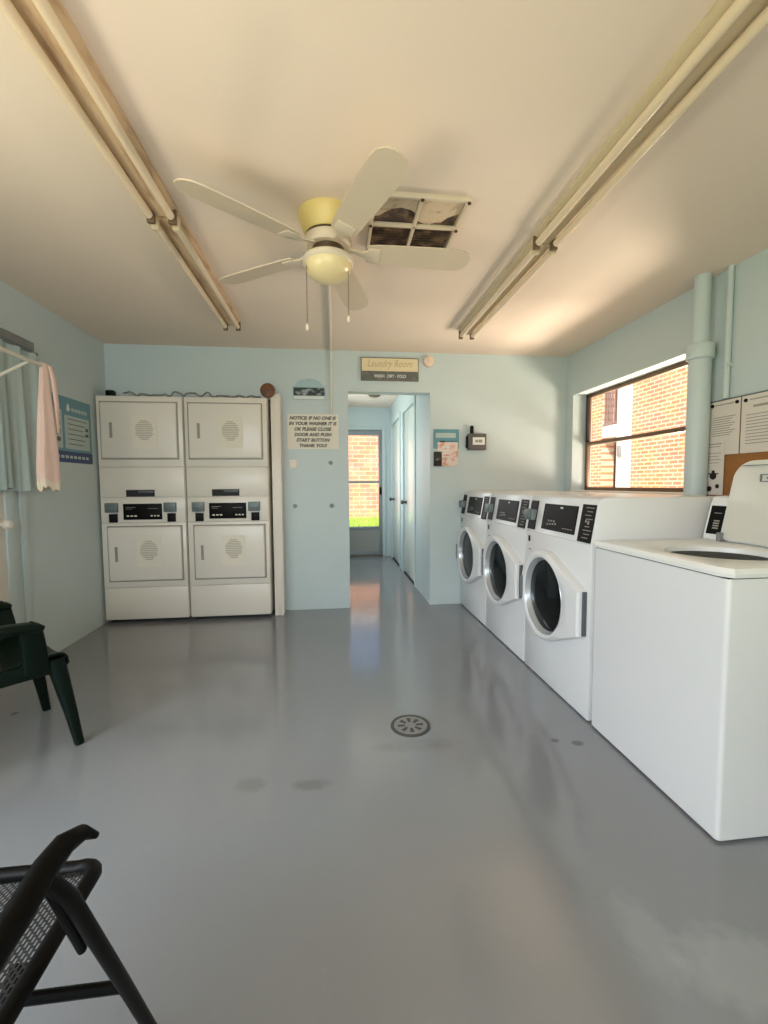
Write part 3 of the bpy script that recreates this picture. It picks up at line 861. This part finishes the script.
# wooden laundry sign over the doorway
o, hw, hh = board('laundry_sign', None, 'cream and grey rectangular sign above the hall doorway', 'sign', .262, .790, 2.085, 2.290)
MB().box(-hw, hw, -.018, 0, -hh, hh, .002).build('backing', M['sign_edge'], o)
MB().box(-hw + .008, hw - .008, -.021, -.017, -hh * .18, hh - .008).build('cream_panel', M['gold_board'], o)
MB().box(-hw + .003, hw - .003, -.021, -.017, -hh + .003, -hh * .22).build('grey_panel', M['slate_board'], o)
lettering('script_lettering', ['Laundry Room'], M['script_ink'], o, (0, -.021, hh * .40), (1, 0, 0), (0, 0, 1), hw * 1.55, hh * .95, 1.1, .0, .35)
lettering('band_lettering', ['WASH · DRY · FOLD'], M['white_ink'], o, (0, -.021, -hh * .62), (1, 0, 0), (0, 0, 1), hw * 1.1, hh * .55, 1.4, .01)
# round detector
o = MB().lathe([(.052, 0), (.052, -.014), (.046, -.026), (.030, -.032), (.001, -.033)], (.0, 0, 0), 'Y', 32).build('smoke_detector', M['detector'], loc=(.885, YB, 2.268))
tag(o, 'round off-white detector high on the wall beside the doorway sign', 'detector')
# conduit from the fan along the ceiling and down the wall
c = MB().tube([(-.01, 2.24, H - .012), (-.008, 3.0, H - .012), (-.006, YB - .028, H - .012), (-.006, YB - .016, H - .018), (-.006, YB - .012, H - .034), (-.006, YB - .012, 2.0), (-.006, YB - .012, 1.785)], .0115, 10)
tag(c.build('conduit', M['rod_white']), 'thin pale conduit running from the fan along the ceiling and down the wall', 'conduit')
# blank plate and plugs
o = MB().box(-.036, .036, -.007, 0, -.040, .040, .004).build('blank_wall_plate', M['white_trim'], loc=(-.355, YB, 1.335)); tag(o, 'small white blank plate under the left end of the handwritten notice', 'wall plate')
for (x, z, lb) in ((-.020, 1.345, 'grey wall plug under the right end of the handwritten notice'), (-.345, .955, 'grey wall plug at the lower left of the wall beside the white post'), (-.015, .955, 'grey wall plug at the lower right of the wall by the doorway edge')):
    o = MB().lathe([(.020, 0), (.020, -.004), (.014, -.007), (.001, -.008)], (0, 0, 0), 'Y', 20).build('wall_plug', M['chip'], loc=(x, YB, z)); tag(o, lb, 'wall plug', 'grey plugs left in the wall')
# leaflets right of the doorway
o, hw, hh = board('blue_flyer', None, 'blue-green flyer at the top of the leaflets right of the doorway', 'flyer', .930, 1.175, 1.475, 1.655)
MB().box(-hw, hw, -.003, 0, -hh, hh).build('sheet', M['poster_teal'], o)
t = MB().box(-hw * .8, hw * .75, -.004, -.003, hh * .12, hh * .62)
t.build('pale_banner', M['poster_pale'], o)
t = MB()
for k in range(5): t.box(-hw * .5, hw * (.9 - .15 * (k % 2)), -.004, -.003, -hh * .25 - .018 * k, -hh * .20 - .018 * k)
t.box(-hw * .45, -hw * .1, -.0045, -.003, -hh * .50, -hh * .25).build('print', M['ink'], o)
o, hw, hh = board('pink_flyer', None, 'white and pink flyer pinned below the blue-green flyer', 'flyer', .970, 1.165, 1.315, 1.535)
MB().box(-hw, hw, -.0065, -.0045, -hh, hh).build('sheet', M['pink_print'], o)
t = MB()
for k in range(4): t.box(-hw * .6, hw * (.2 + .2 * (k % 2)), -.0075, -.006, hh * .55 - .03 * k, hh * .63 - .03 * k)
t.build('print', M['white_ink'], o)
o, hw, hh = board('dark_photo', None, 'small dark photograph at the lower left corner of the pink flyer', 'photo', .932, 1.010, 1.312, 1.448)
MB().box(-hw, hw, -.0105, -.0085, -hh, hh).build('print', M['photo_bw'], o)
MB().box(-hw + .003, hw - .003, -.0115, -.010, -hh + .004, -hh * .2).build('dark_lower_half', M['ink'], o)
# wall timer box with a black stub
o = empty('meter_box', 'dark grey wall box with a white label and a black stub on top', 'wall box', (1.335, YB, 1.460))
MB().box(-.085, .088, -.060, 0, 0, .152, .008).build('case', M['meter'], o)
MB().box(-.098, -.082, -.045, -.005, .020, .130, .006).build('side_cap', M['black'], o)
lb = MB().box(-.045, .070, -.0625, -.059, .048, .116).build('label_plate', M['white_ink'], o)
MB().box(-.022, .004, -.0635, -.062, .070, .094).box(.004, .010, -.0635, -.062, .080, .084).box(.010, .046, -.0635, -.062, .068, .096).build('label_print', M['grey_ink'], lb)
MB().lathe([(.017, .150), (.017, .215), (.012, .226), (.001, .228)], (-.045, -.030, 0), 'Z', 18).build('stub', M['black'], o)

# ------------------------------------------------------------------ right wall: pipes, notice board
o = empty('vent_stack', 'thick blue-painted vertical pipe with a collar, right of the side window', 'pipe', (2.158, 2.395, 0))
MB().lathe([(.058, .0), (.058, 1.90)], (0, 0, 0), 'Z', 28).build('lower_pipe', M['wall'], o)
MB().lathe([(.058, 1.865), (.070, 1.872), (.072, 1.880), (.072, 1.945), (.066, 1.955), (.044, 1.958)], (0, 0, 0), 'Z', 28, False).build('collar', M['wall'], o)
MB().lathe([(.042, 1.90), (.042, H)], (0, 0, 0), 'Z', 28).build('upper_pipe', M['wall'], o)
o = MB().lathe([(.016, 1.622), (.016, H)], (2.218, 2.275, 0), 'Z', 16).box(2.206, XR, 2.250, 2.300, 1.80, 1.815)
tag(o.build('slim_conduit', M['wall']), 'slim blue-painted conduit running down to the notice board', 'conduit')
BY0, BY1, BZ0, BZ1 = 1.45, 2.385, 1.00, 1.620
o = empty('notice_board', 'brown cork notice board on the right wall behind the open lid', 'notice board', (XR, (BY0 + BY1) / 2, (BZ0 + BZ1) / 2))
hy, hz = (BY1 - BY0) / 2, (BZ1 - BZ0) / 2
MB().box(-.012, 0, -hy, hy, -hz, hz).build('cork_sheet', M['cork'], o)
fr = MB(); fr.box(-.016, 0, hy - .012, hy, -hz, hz).box(-.016, 0, -hy, -hy + .012, -hz, hz).box(-.016, 0, -hy, hy, hz - .008, hz).box(-.016, 0, -hy, hy, -hz, -hz + .012)
fr.build('frame', M['frame_grey'], o)
def sheet(name, label, y0, y1, z0, z1, d, lines, pins=(), w=M['paper'], head=None):
    o = empty(name, label, 'paper notice', (XR - d, (y0 + y1) / 2, (z0 + z1) / 2))
    hy, hz = (y1 - y0) / 2, (z1 - z0) / 2
    MB().box(-.002, 0, -hy, hy, -hz, hz).build('sheet', w, o)
    t = MB()
    for (a, b, z, th) in lines: t.box(-.003, -.0015, -hy + (1 - b) * 2 * hy, -hy + (1 - a) * 2 * hy, -hz + z * 2 * hz - th, -hz + z * 2 * hz + th)
    t.build('print', M['grey_ink'], o)
    if head:
        lettering('heading', head, M['ink'], o, (-.002, 0, hz * .84), (0, -1, 0), (0, 0, 1), hy * 1.4, hz * .2, 1.1, .02)
    for (a, z) in pins:
        MB().lathe([(.010, -.001), (.010, -.006), (.005, -.012), (.001, -.013)], (0, -hy + (1 - a) * 2 * hy, -hz + z * 2 * hz), 'X', 14).build('pin', M['black'], o)
    return o
sheet('paper_notice', 'large white notice with pins at its top corners, on the cork board beside the pipe', 2.180, 2.380, 1.305, 1.612, .0165,
      [(.2, .8, .93, .003)] + [(.14, .86 - .08 * (k % 3), .70 - .042 * k, .0022) for k in range(9)], ((.12, .93), (.90, .93)))
sheet('paper_notice', 'wide white notice at the right edge of the photo, upper right of the cork board', 1.700, 2.172, 1.305, 1.612, .0165,
      [(.10, .9, .92, .003), (.14, .5, .80, .006)] + [(.06, .95 - .07 * (k % 4), .66 - .055 * k, .0022) for k in range(10)], ((.05, .92),), M['paper'])
o = sheet('paper_notice', 'narrow white leaflet with dark emblems hanging over the board edge by the pipe', 2.265, 2.400, 1.075, 1.385, .0195,
      [(.15, .85, .95, .003), (.2, .8, .90, .002)] + [(.15, .85 - .1 * (k % 2), .78 - .06 * k, .0018) for k in range(4)])
e = MB()
for (y, z, rr) in ((0, -.045, .022), (.0, -.022, .010), (-.03, -.105, .013), (.022, -.120, .016)):
    e.lathe([(rr, -.002), (rr, -.0035), (.001, -.0036)], (0, y, z), 'X', 14)
e.box(-.0035, -.002, -.035, .035, -.035, -.029)
e.build('emblem', M['ink'], o)

# ------------------------------------------------------------------ ceiling: lamp strips, vent, fan
def make_lamp(label, rust):
    r = empty('fluorescent_fixture', label, 'ceiling light', (0, 0, 0), 0, 'fluorescent strip lights on the ceiling')
    L = 1.29
    m = M['fixture_rust'] if rust else M['fixture']
    ch = MB().prism([(-.062, 0, 0), (-.062, 0, -.016), (-.026, 0, -.040), (.026, 0, -.040), (.062, 0, -.016), (.062, 0, 0)], (0, L, 0)).build('channel', m, r)
    for x in (-.044, .044):
        MB().lathe([(.001, .030), (.010, .030), (.0165, .036), (.0165, L - .036), (.010, L - .030), (.001, L - .030)], (x, 0, -.056), 'Y', 18).build('lamp_tube', M['tube'], r)
        for y in (.012, L - .012):
            MB().box(x - .016, x + .016, y - .010, y + .016 if y < .5 else y + .010, -.078, -.012, .004).build('lamp_socket', M['socket'] if y > .5 else M['fixture'], r)
    return r
l1 = make_lamp('rust-streaked tube light at the left, nearer the camera', True)
l1.location = (-.715, .77, H)
dup(l1, (-.715, 2.085, H), 'rust-streaked tube light at the left, end nearest the back wall')
l3 = make_lamp('cream tube light at the right, nearer the camera', False)
l3.location = (1.030, .80, H)
dup(l3, (1.045, 2.105, H), 'cream tube light at the right, end nearest the back wall')

# return-air grille with torn filter
o = empty('ceiling_vent', 'square ceiling vent with a dusty torn filter, beside the fan', 'vent', (.385, 2.065, H))
MB().box(-.185, .185, -.195, .195, -.004, 0).build('filter', M['vent_dark'], o)
f = MB()
for a, b in ((-.205, -.190), (.190, .205)):
    f.box(a, b, -.215, .215, -.022, 0, .003)
    f.box(-.205, .205, a * 1.045, b * 1.045, -.022, 0, .003)
f.box(-.008, .008, -.20, .20, -.020, -.004, .002).box(-.20, .20, -.008, .008, -.020, -.004, .002)
f.build('grille_frame', M['fan_white'], o)
f = MB()
for (sx) in (-1, 1):
    pts = [(sx * .186, -.196), (sx * .010, -.196)]
    n = 9
    for k in range(n):
        u = k / (n - 1)
        pts.append((sx * (.010 + .176 * u), -.075 + (.035 if sx < 0 else .06) * math.sin(3.1 * u + .6) * (1 if sx > 0 else -1) + random.uniform(-.012, .012)))
    f.prism([(x, y, -.0075) for x, y in pts], (0, 0, .003))
f.build('torn_filter_fluff', M['vent_paper'], o)
f = MB()
for k in range(9): f.box(-.185, .185, .010 + .020 * k, .013 + .020 * k, -.010, -.004)
f.build('louvre', M['vent_dark'], o)
f = MB()
for (x, y) in ((-.20, -.205), (.20, -.205), (-.20, .0), (.20, 0), (0, .205), (0, -.205)):
    f.lathe([(.008, -.022), (.008, -.027), (.001, -.028)], (x, y, 0), 'Z', 10)
f.build('screw', M['fan_dark'], o)

# ceiling fan, five blades at rest
FX, FY = -.008, 2.055
o = empty('ceiling_fan', 'five-blade cream ceiling fan with a yellowed housing and light bowl', 'ceiling fan', (FX, FY, H))
MB().lathe([(.132, 0), (.132, -.010), (.126, -.030), (.108, -.078), (.100, -.086), (.001, -.086)], n=40).build('canopy', M['fan_yellow'], o)
MB().lathe([(.096, -.086), (.096, -.104), (.001, -.104)], n=40).build('vent_band', M['fan_dark'], o)
h = MB().lathe([(.001, -.098), (.102, -.098), (.106, -.106), (.106, -.132), (.096, -.140), (.001, -.140)], n=40)
h.build('motor_rim', M['fan_white'], o)
MB().lathe([(.070, -.140), (.066, -.172), (.001, -.172)], n=32).build('motor_core', M['fan_dark'], o)
MB().lathe([(.032, -.160), (.032, -.190), (.001, -.190)], n=20).build('switch_neck', M['fan_bowl'], o)
bw = [(.001, -.182), (.108, -.184), (.114, -.192), (.114, -.208), (.106, -.214)]
MB().lathe(bw + [(.105, -.216), (.001, -.216)], n=44).build('bowl_rim', M['fan_white'], o)
MB().lathe([(.106 * math.cos(a), -.214 - .072 * math.sin(a)) for a in [PI / 2 * k / 12 for k in range(12)]] + [(.001, -.286)], n=44).build('light_bowl', M['fan_bowl'], o)
BLZ = -.150
for k in range(5):
    a = math.radians(2 + 72 * k)
    R = Matrix.Rotation(a, 4, 'Z') @ Matrix.Translation((0, 0, BLZ)) @ Matrix.Rotation(math.radians(-12), 4, 'X')
    b = MB(); half = []
    prof = [(.175, .050), (.22, .058), (.35, .064), (.50, .068), (.58, .068), (.625, .060), (.650, .040), (.660, .015)]
    up = [(x, w) for x, w in prof] + [(x, -w) for x, w in reversed(prof)]
    b.prism([(x, y, -.003) for x, y in up], (0, 0, .006))
    bmesh.ops.transform(b.bm, matrix=R, verts=b.bm.verts)
    bl = b.build('blade', M['fan_blade'], o)
    i = MB()
    i.sweep([(.085, 0, .012), (.12, 0, .006), (.15, 0, -.004), (.19, 0, -.006)], [(.030, .012), (.022, .010), (.030, .008), (.070, .005)], rnd=.3)
    i.box(.18, .235, -.040, .040, -.009, -.003, .002)
    bmesh.ops.transform(i.bm, matrix=R, verts=i.bm.verts)
    i.build('blade_iron', M['fan_white'], bl)
for (x, y, z1, nm) in ((-.096, -.035, -.485, 'left'), (.088, -.030, -.440, 'right')):
    c = MB()
    for k in range(int((z1 + .20) / -.008)): c.sphere((x, y, -.20 - .008 * k), .0034, n=5)
    ch = c.build('pull_chain', M['chain'], o)
    MB().lathe([(.001, z1), (.006, z1 - .003), (.009, z1 - .020), (.005, z1 - .030), (.001, z1 - .031)], (x, y, 0), 'Z', 12).build('chain_knob', M['fan_white'], ch)

o = MB().lathe([(.085, 0), (.085, -.014), (.070, -.030), (.040, -.040), (.001, -.042)], n=32).build('hall_ceiling_lamp', M['hall_lamp'], loc=(.565, 5.90, H))
tag(o, 'small brown dome lamp on the hall ceiling beyond the doorway', 'ceiling light')

# ------------------------------------------------------------------ left wall: poster, curtain, rod, towel
o = empty('blue_poster', 'blue poster with a water drop and text, on the left wall beside the dryers', 'poster', (XL, 3.440, 1.555))
hy, hz = .310, .235
MB().box(0, .004, -hy, hy, -hz, hz).build('sheet', M['poster_teal'], o)
p = MB().box(.0035, .005, -.035, hy - .03, -.135, .105).box(.0035, .005, -.23, -.065, -.135, .135).build('pale_panel', M['poster_pale'], o)
t = MB()
for k in range(6): t.box(.005, .006, .0, hy - .06 - .03 * (k % 3), .078 - .036 * k, .084 - .036 * k)
for k in range(2): t.box(.005, .006, hy - .085, hy - .045, .012 - .042 * k, .036 - .042 * k)
for k in range(4): t.box(.005, .006, -.13, -.09, .085 - .058 * k, .115 - .058 * k)
t.build('print', M['frame_grey'], p)
MB().box(.0035, .006, -hy, hy, -hz, -.155).build('navy_band', M['poster_navy'], o)
t = MB()
for k in range(9): t.box(.006, .0068, -.20 + .052 * k, -.165 + .052 * k, -.205, -.185)
t.build('band_text', M['poster_pale'], o)
dr = MB(); pts = []
for k in range(24):
    a = 2 * PI * k / 24
    rr = .020
    y, z = rr * math.sin(a), -rr * math.cos(a)
    if z > 0: y *= (1 - z / rr) ** .6 if z < rr else 0; z *= 2.0
    pts.append((.0042, y + .015, z + .155))
dr.prism(pts, (.0015, 0, 0)); dr.build('water_drop', M['white_ink'], o)
t = MB()
for k in range(5): t.box(.004, .005, .055 + .042 * k, .088 + .042 * k, .140, .165)
t.build('heading', M['poster_pale'], o)

o = empty('curtain', 'pale teal curtain hanging in folds over the door on the left wall', 'curtain', (XL + .05, 2.70, 1.10))
ny = 90; front = []; cm = MB()
def fold(y, k): return .018 * math.sin(y * 42) + .010 * math.sin(y * 95 + 1.0) * k
rows = 12
grid = []
for j in range(rows + 1):
    v = j / rows; z = .88 - .85 * v
    grid.append([(.0 + fold(y, .4 + .6 * v) * (0.55 + .6 * v), y, z + .012 * math.sin(y * 30) * v) for y in [(-.22 + .560 * i / ny) * (1 - .02 * v) for i in range(ny + 1)]])
ring = []
for row in grid:
    ring.append([Vector(p) + Vector((.0015, 0, 0)) for p in row] + [Vector(p) - Vector((.0015, 0, 0)) for p in reversed(row)])
cm.loft(ring)
cm.build('cloth', M['teal_cloth'], o, 1.2)
rd = MB().tube([(0, -.26, .885), (0, .37, .885)], .009, 10); rd.build('curtain_rod', M['mid_grey'], o)
v = MB().box(-.048, .030, -.28, .300, .885, .935, .004)
v.build('header_board', M['mid_grey'], o)

o = empty('drying_rod', 'white wall-mounted drying rod with a diagonal brace, carrying the pink towel', 'drying rod', (-1.605, 2.70, 1.82))
MB().tube([(0, -1.15, 0), (0, 0, 0)], .0105, 12).sphere((0, 0, 0), .014, n=8).build('rod', M['rod_white'], o)
MB().tube([(0, -.13, -.012), (-.300, -.36, -.30)], .008, 10).build('brace', M['rod_white'], o)
MB().tube([(0, -1.10, 0), (-.300, -1.10, 0)], .008, 10).build('wall_arm', M['rod_white'], o)
MB().box(-.303, -.292, -.39, -.33, -.36, -.24, .003).build('wall_plate', M['rod_white'], o)
MB().box(-.303, -.292, -1.14, -1.06, -.06, .06, .003).build('wall_plate', M['rod_white'], o)

o = empty('pink_towel', 'pale pink towel with an ivory hem hung over the end of the drying rod', 'towel', (-1.605, 2.705, 1.82))
rings = []
NT = 40
for j in range(19):
    v = j / 18
    z = .016 - .665 * v
    wd = .026 + .056 * min(1, v * 1.15) ** .8
    dp = .013 + .016 * min(1, v * 1.5)
    ring = []
    for k in range(NT):
        a = 2 * PI * k / NT
        rr = 1 + .16 * math.sin(5 * a + 1 + v) * min(1, v * 2 + .15) + .05 * math.sin(11 * a) * v
        ring.append((dp * math.sin(a) * rr, .0 + wd * math.cos(a) * rr, z + .012 * v * math.sin(3 * a)))
    rings.append(ring)
MB().loft(rings).build('cloth', M['pink_towel'], o, 1.2)
rings = []
for j in range(5):
    v = j / 4; z = -.640 - .045 * v
    ring = []
    for k in range(NT):
        a = 2 * PI * k / NT
        rr = 1.03 + .16 * math.sin(5 * a + 2) + .05 * math.sin(11 * a)
        ring.append((.030 * math.sin(a) * rr, .082 * math.cos(a) * rr * (1 - .1 * v), z + .012 * math.sin(3 * a) + .010 * v * math.sin(9 * a)))
    rings.append(ring)
MB().loft(rings).build('hem', M['lace'], o, 1.2)
tl = MB()
tl.sweep([(-.006, .018, .012), (.012, .034, .006), (.020, .046, -.06), (.022, .060, -.20), (.020, .066, -.36)], [(.012, .020), (.014, .030), (.014, .036), (.014, .034), (.010, .016)], up=(0, 1, 0), rnd=.45)
tl.build('hanging_corner', M['pink_towel'], o, 1.2)

# ------------------------------------------------------------------ floor drain
o = empty('floor_drain', 'round metal floor drain in the middle of the grey floor', 'drain', (.350, 1.985, 0))
MB().lathe([(.094, 0), (.094, .004), (.080, .005), (.078, .001)], n=40, cap=False).build('ring', M['drain_dark'], o)
g = MB().lathe([(.079, .0005), (.079, .0035), (.072, .0042), (.001, .0042)], n=40); g.build('grate', M['drain'], o)
s = MB()
for k in range(8):
    a = 2 * PI * k / 8
    R = Matrix.Rotation(a, 3, 'Z')
    p = [R @ Vector(q) for q in ((.026, -.006, .0043), (.060, -.010, .0043), (.060, .010, .0043), (.026, .006, .0043))]
    s.prism(p, (0, 0, .0006))
s.build('slot', M['drain_dark'], o)

# ------------------------------------------------------------------ green moulded armchair
o = empty('plastic_armchair', 'dark green moulded plastic armchair against the left wall', 'chair', (-1.475, 2.045, 0), math.radians(-45))
G = M['green_chair']
rows = []
prof = [(-.235, .385), (-.15, .380), (0, .390), (.10, .404), (.165, .410), (.190, .404), (.205, .384), (.208, .355)]
for (y, z) in prof:
    wd = .218 + .012 * (y + .235) / .47
    rows.append((y, z, wd))
s = MB(); rings = []
for (y, z, wd) in rows:
    ring = []
    for k in range(13):
        u = -1 + 2 * k / 12
        ring.append(Vector((u * wd, y, z + .020 * abs(u) ** 3 - .006 * (1 - u * u))))
    rings.append(ring + [p - Vector((0, .0 if z > .37 else .012, .012)) for p in reversed(ring)])
s.loft(rings)
for sx in (-1, 1): s.sweep([(sx * .224, -.22, .374), (sx * .230, 0, .374), (sx * .232, .19, .376)], (.012, .060))
s.build('seat', G, o, .8)
bk = MB()
NB = 9
for k in range(NB):                                # fan of upright slats in a bowed backrest
    u = -1 + 2 * k / (NB - 1)
    if k in (0, NB - 1):
        bk.sweep([(u * .225, -.215, .40), (u * .235, -.245, .55), (u * .225, -.275, .70), (u * .18, -.300, .80)], (.036, .014), up=(0, 1, 0))
    else:
        bk.sweep([(u * .19, -.232, .395), (u * .205, -.262 - .012 * (1 - u * u), .55), (u * .20, -.290 - .015 * (1 - u * u), .70), (u * .165, -.308 - .01 * (1 - u * u), .79)], (.026, .010), up=(0, 1, 0))
tp = [(-.20 + .40 * k / 10, -.302 - .012 * (1 - (-1 + .2 * k) ** 2), .785 + .055 * (1 - (-1 + .2 * k) ** 2)) for k in range(11)]
bk.sweep(tp, (.014, .060))
bk.sweep([(-.22 + .44 * k / 10, -.230 - .010 * (1 - (-1 + .2 * k) ** 2), .410) for k in range(11)], (.014, .050))
bk.build('backrest', G, o, .8)
for sx in (-1, 1):
    a = MB()
    a.sweep([(sx * .228, -.255, .600), (sx * .252, -.17, .590), (sx * .264, -.08, .584), (sx * .266, .00, .580), (sx * .262, .06, .574), (sx * .260, .095, .568), (sx * .258, .112, .560)],
            [(.055, .030), (.064, .032), (.070, .034), (.072, .036), (.072, .038), (.064, .034), (.044, .022)])
    a.sweep([(sx * .262, .055, .580), (sx * .260, .072, .555), (sx * .252, .080, .500), (sx * .240, .086, .440), (sx * .228, .092, .375)],
            [(.060, .034), (.082, .034), (.084, .034), (.088, .034), (.092, .034)], up=(1, 0, 0))
    a.build('armrest', G, o, .8)
    l = MB()
    l.sweep([(sx * .205, .160, .402), (sx * .214, .178, .30), (sx * .228, .204, .15), (sx * .242, .226, .0)], [(.080, .070), (.070, .060), (.056, .046), (.042, .034)], up=(0, 1, 0))
    l.build('leg', G, o, .8)
    l = MB()
    l.sweep([(sx * .215, -.215, .39), (sx * .222, -.245, .25), (sx * .232, -.285, .0)], [(.066, .048), (.052, .038), (.034, .026)], up=(0, 1, 0))
    l.build('leg', G, o, .8)

# ------------------------------------------------------------------ black folding sling chair
o = empty('folding_sling_chair', 'black folding chair with a mesh seat in the near left corner', 'chair', (-.68, .55, 0))
BMt = M['black_metal']
def sl(x, y, z): return (x + .68, y - .55, z)
XS0, XS1 = -.905, -.452
fr = MB()
# seat loop: side rails, rounded front corners
loop = [sl(XS1 - .005, .30, .435), sl(XS1, .45, .425), sl(XS1, .78, .430)]
for k in range(6):
    a = PI / 2 * k / 5
    loop.append(sl(XS1 - .05 + .05 * math.cos(a), .815 + .05 * math.sin(a), .430 - .004 * k))
for k in range(6):
    a = PI / 2 + PI / 2 * k / 5
    loop.append(sl(XS0 + .05 + .05 * math.cos(a), .815 + .05 * math.sin(a), .410 + .004 * k))
loop += [sl(XS0, .78, .430), sl(XS0, .45, .425), sl(XS0 + .005, .30, .435)]
fr.tube(loop, .0135, 12).build('seat_frame', BMt, o)
def sling(rows, name):
    me = bpy.data.meshes.new(name); vs = []; fs = []; uv = []
    n = 13
    for j, (p, q) in enumerate(rows):
        for i in range(n):
            t = i / (n - 1); v = Vector(p).lerp(Vector(q), t); v.z -= .012 * math.sin(PI * t) * (1 if name == 'seat_sling' else 0)
            vs.append(v)
    L = 0; acc = [0]
    for a, b in zip(rows[:-1], rows[1:]): L += (Vector(a[0]) - Vector(b[0])).length; acc.append(L)
    wdt = (Vector(rows[0][0]) - Vector(rows[0][1])).length
    for j in range(len(rows) - 1):
        for i in range(n - 1):
            fs.append((j * n + i, j * n + i + 1, (j + 1) * n + i + 1, (j + 1) * n + i))
    me.from_pydata(vs, [], fs)
    ul = me.uv_layers.new(name='weave')
    for lp in me.loops:
        j, i = divmod(lp.vertex_index, n)
        ul.data[lp.index].uv = (acc[j], wdt * i / (n - 1))
    for p in me.polygons: p.use_smooth = True
    me.materials.append(M['sling'])
    ob = bpy.data.objects.new(name, me); COL.objects.link(ob); ob.parent = o
    return ob
sling([(sl(XS0 + .01, y, z), sl(XS1 - .01, y, z)) for y, z in ((.33, .433), (.45, .425), (.60, .427), (.78, .430), (.855, .416))], 'seat_sling')
sling([(sl(XS0 + .01, y, z), sl(XS1 - .01, y, z)) for y, z in ((.30, .47), (.25, .62), (.19, .80), (.14, .96))], 'back_sling')
for x in (XS0, XS1):
    pth = [sl(x, .42, .40), sl(x, .30, .47), sl(x, .25, .62), sl(x, .19, .80), sl(x, .14, .96)]
    MB().tube(pth, .0135, 12).build('back_post', BMt, o)
MB().tube([sl(XS0, .14, .96), sl(XS0 + .04, .128, .99), sl(XS1 - .04, .128, .99), sl(XS1, .14, .96)], .0135, 12).build('back_rail', BMt, o)
for (x, sx) in ((-.398, 1), (-.959, -1)):
    MB().sweep([sl(x, .20, .596), sl(x, .34, .598), sl(x, .48, .606), sl(x, .56, .616), sl(x, .615, .628), sl(x + sx * .004, .652, .632), sl(x + sx * .012, .682, .624), sl(x + sx * .020, .698, .606)],
               [(.030, .036), (.034, .038), (.035, .038), (.035, .038), (.034, .036), (.032, .030), (.026, .020), (.018, .010)], rnd=.45).build('armrest', M['arm_plastic'], o, .9)
    xl = x + sx * .014
    MB().tube([sl(x, .600, .622), sl(x + sx * .006, .618, .602), sl(xl, .640, .560), sl(xl, .765, .285), sl(xl, .892, .0)], .0115, 12).build('leg', BMt, o)
    xr = x - sx * .10
    MB().tube([sl(xr, .70, .405), sl(xr, .50, .22), sl(xr, .28, .0)], .0115, 12).build('leg', BMt, o)
    MB().tube([sl(xl - sx * .018, .625, .590), sl(xl - sx * .022, .700, .415)], .007, 10).build('bracket', BMt, o)
MB().tube([sl(-.384, .781, .250), sl(-.973, .781, .250)], .010, 10).build('front_crossbar', BMt, o)
MB().tube([sl(-.505, .335, .055), sl(-.852, .335, .055)], .010, 10).build('rear_crossbar', BMt, o)
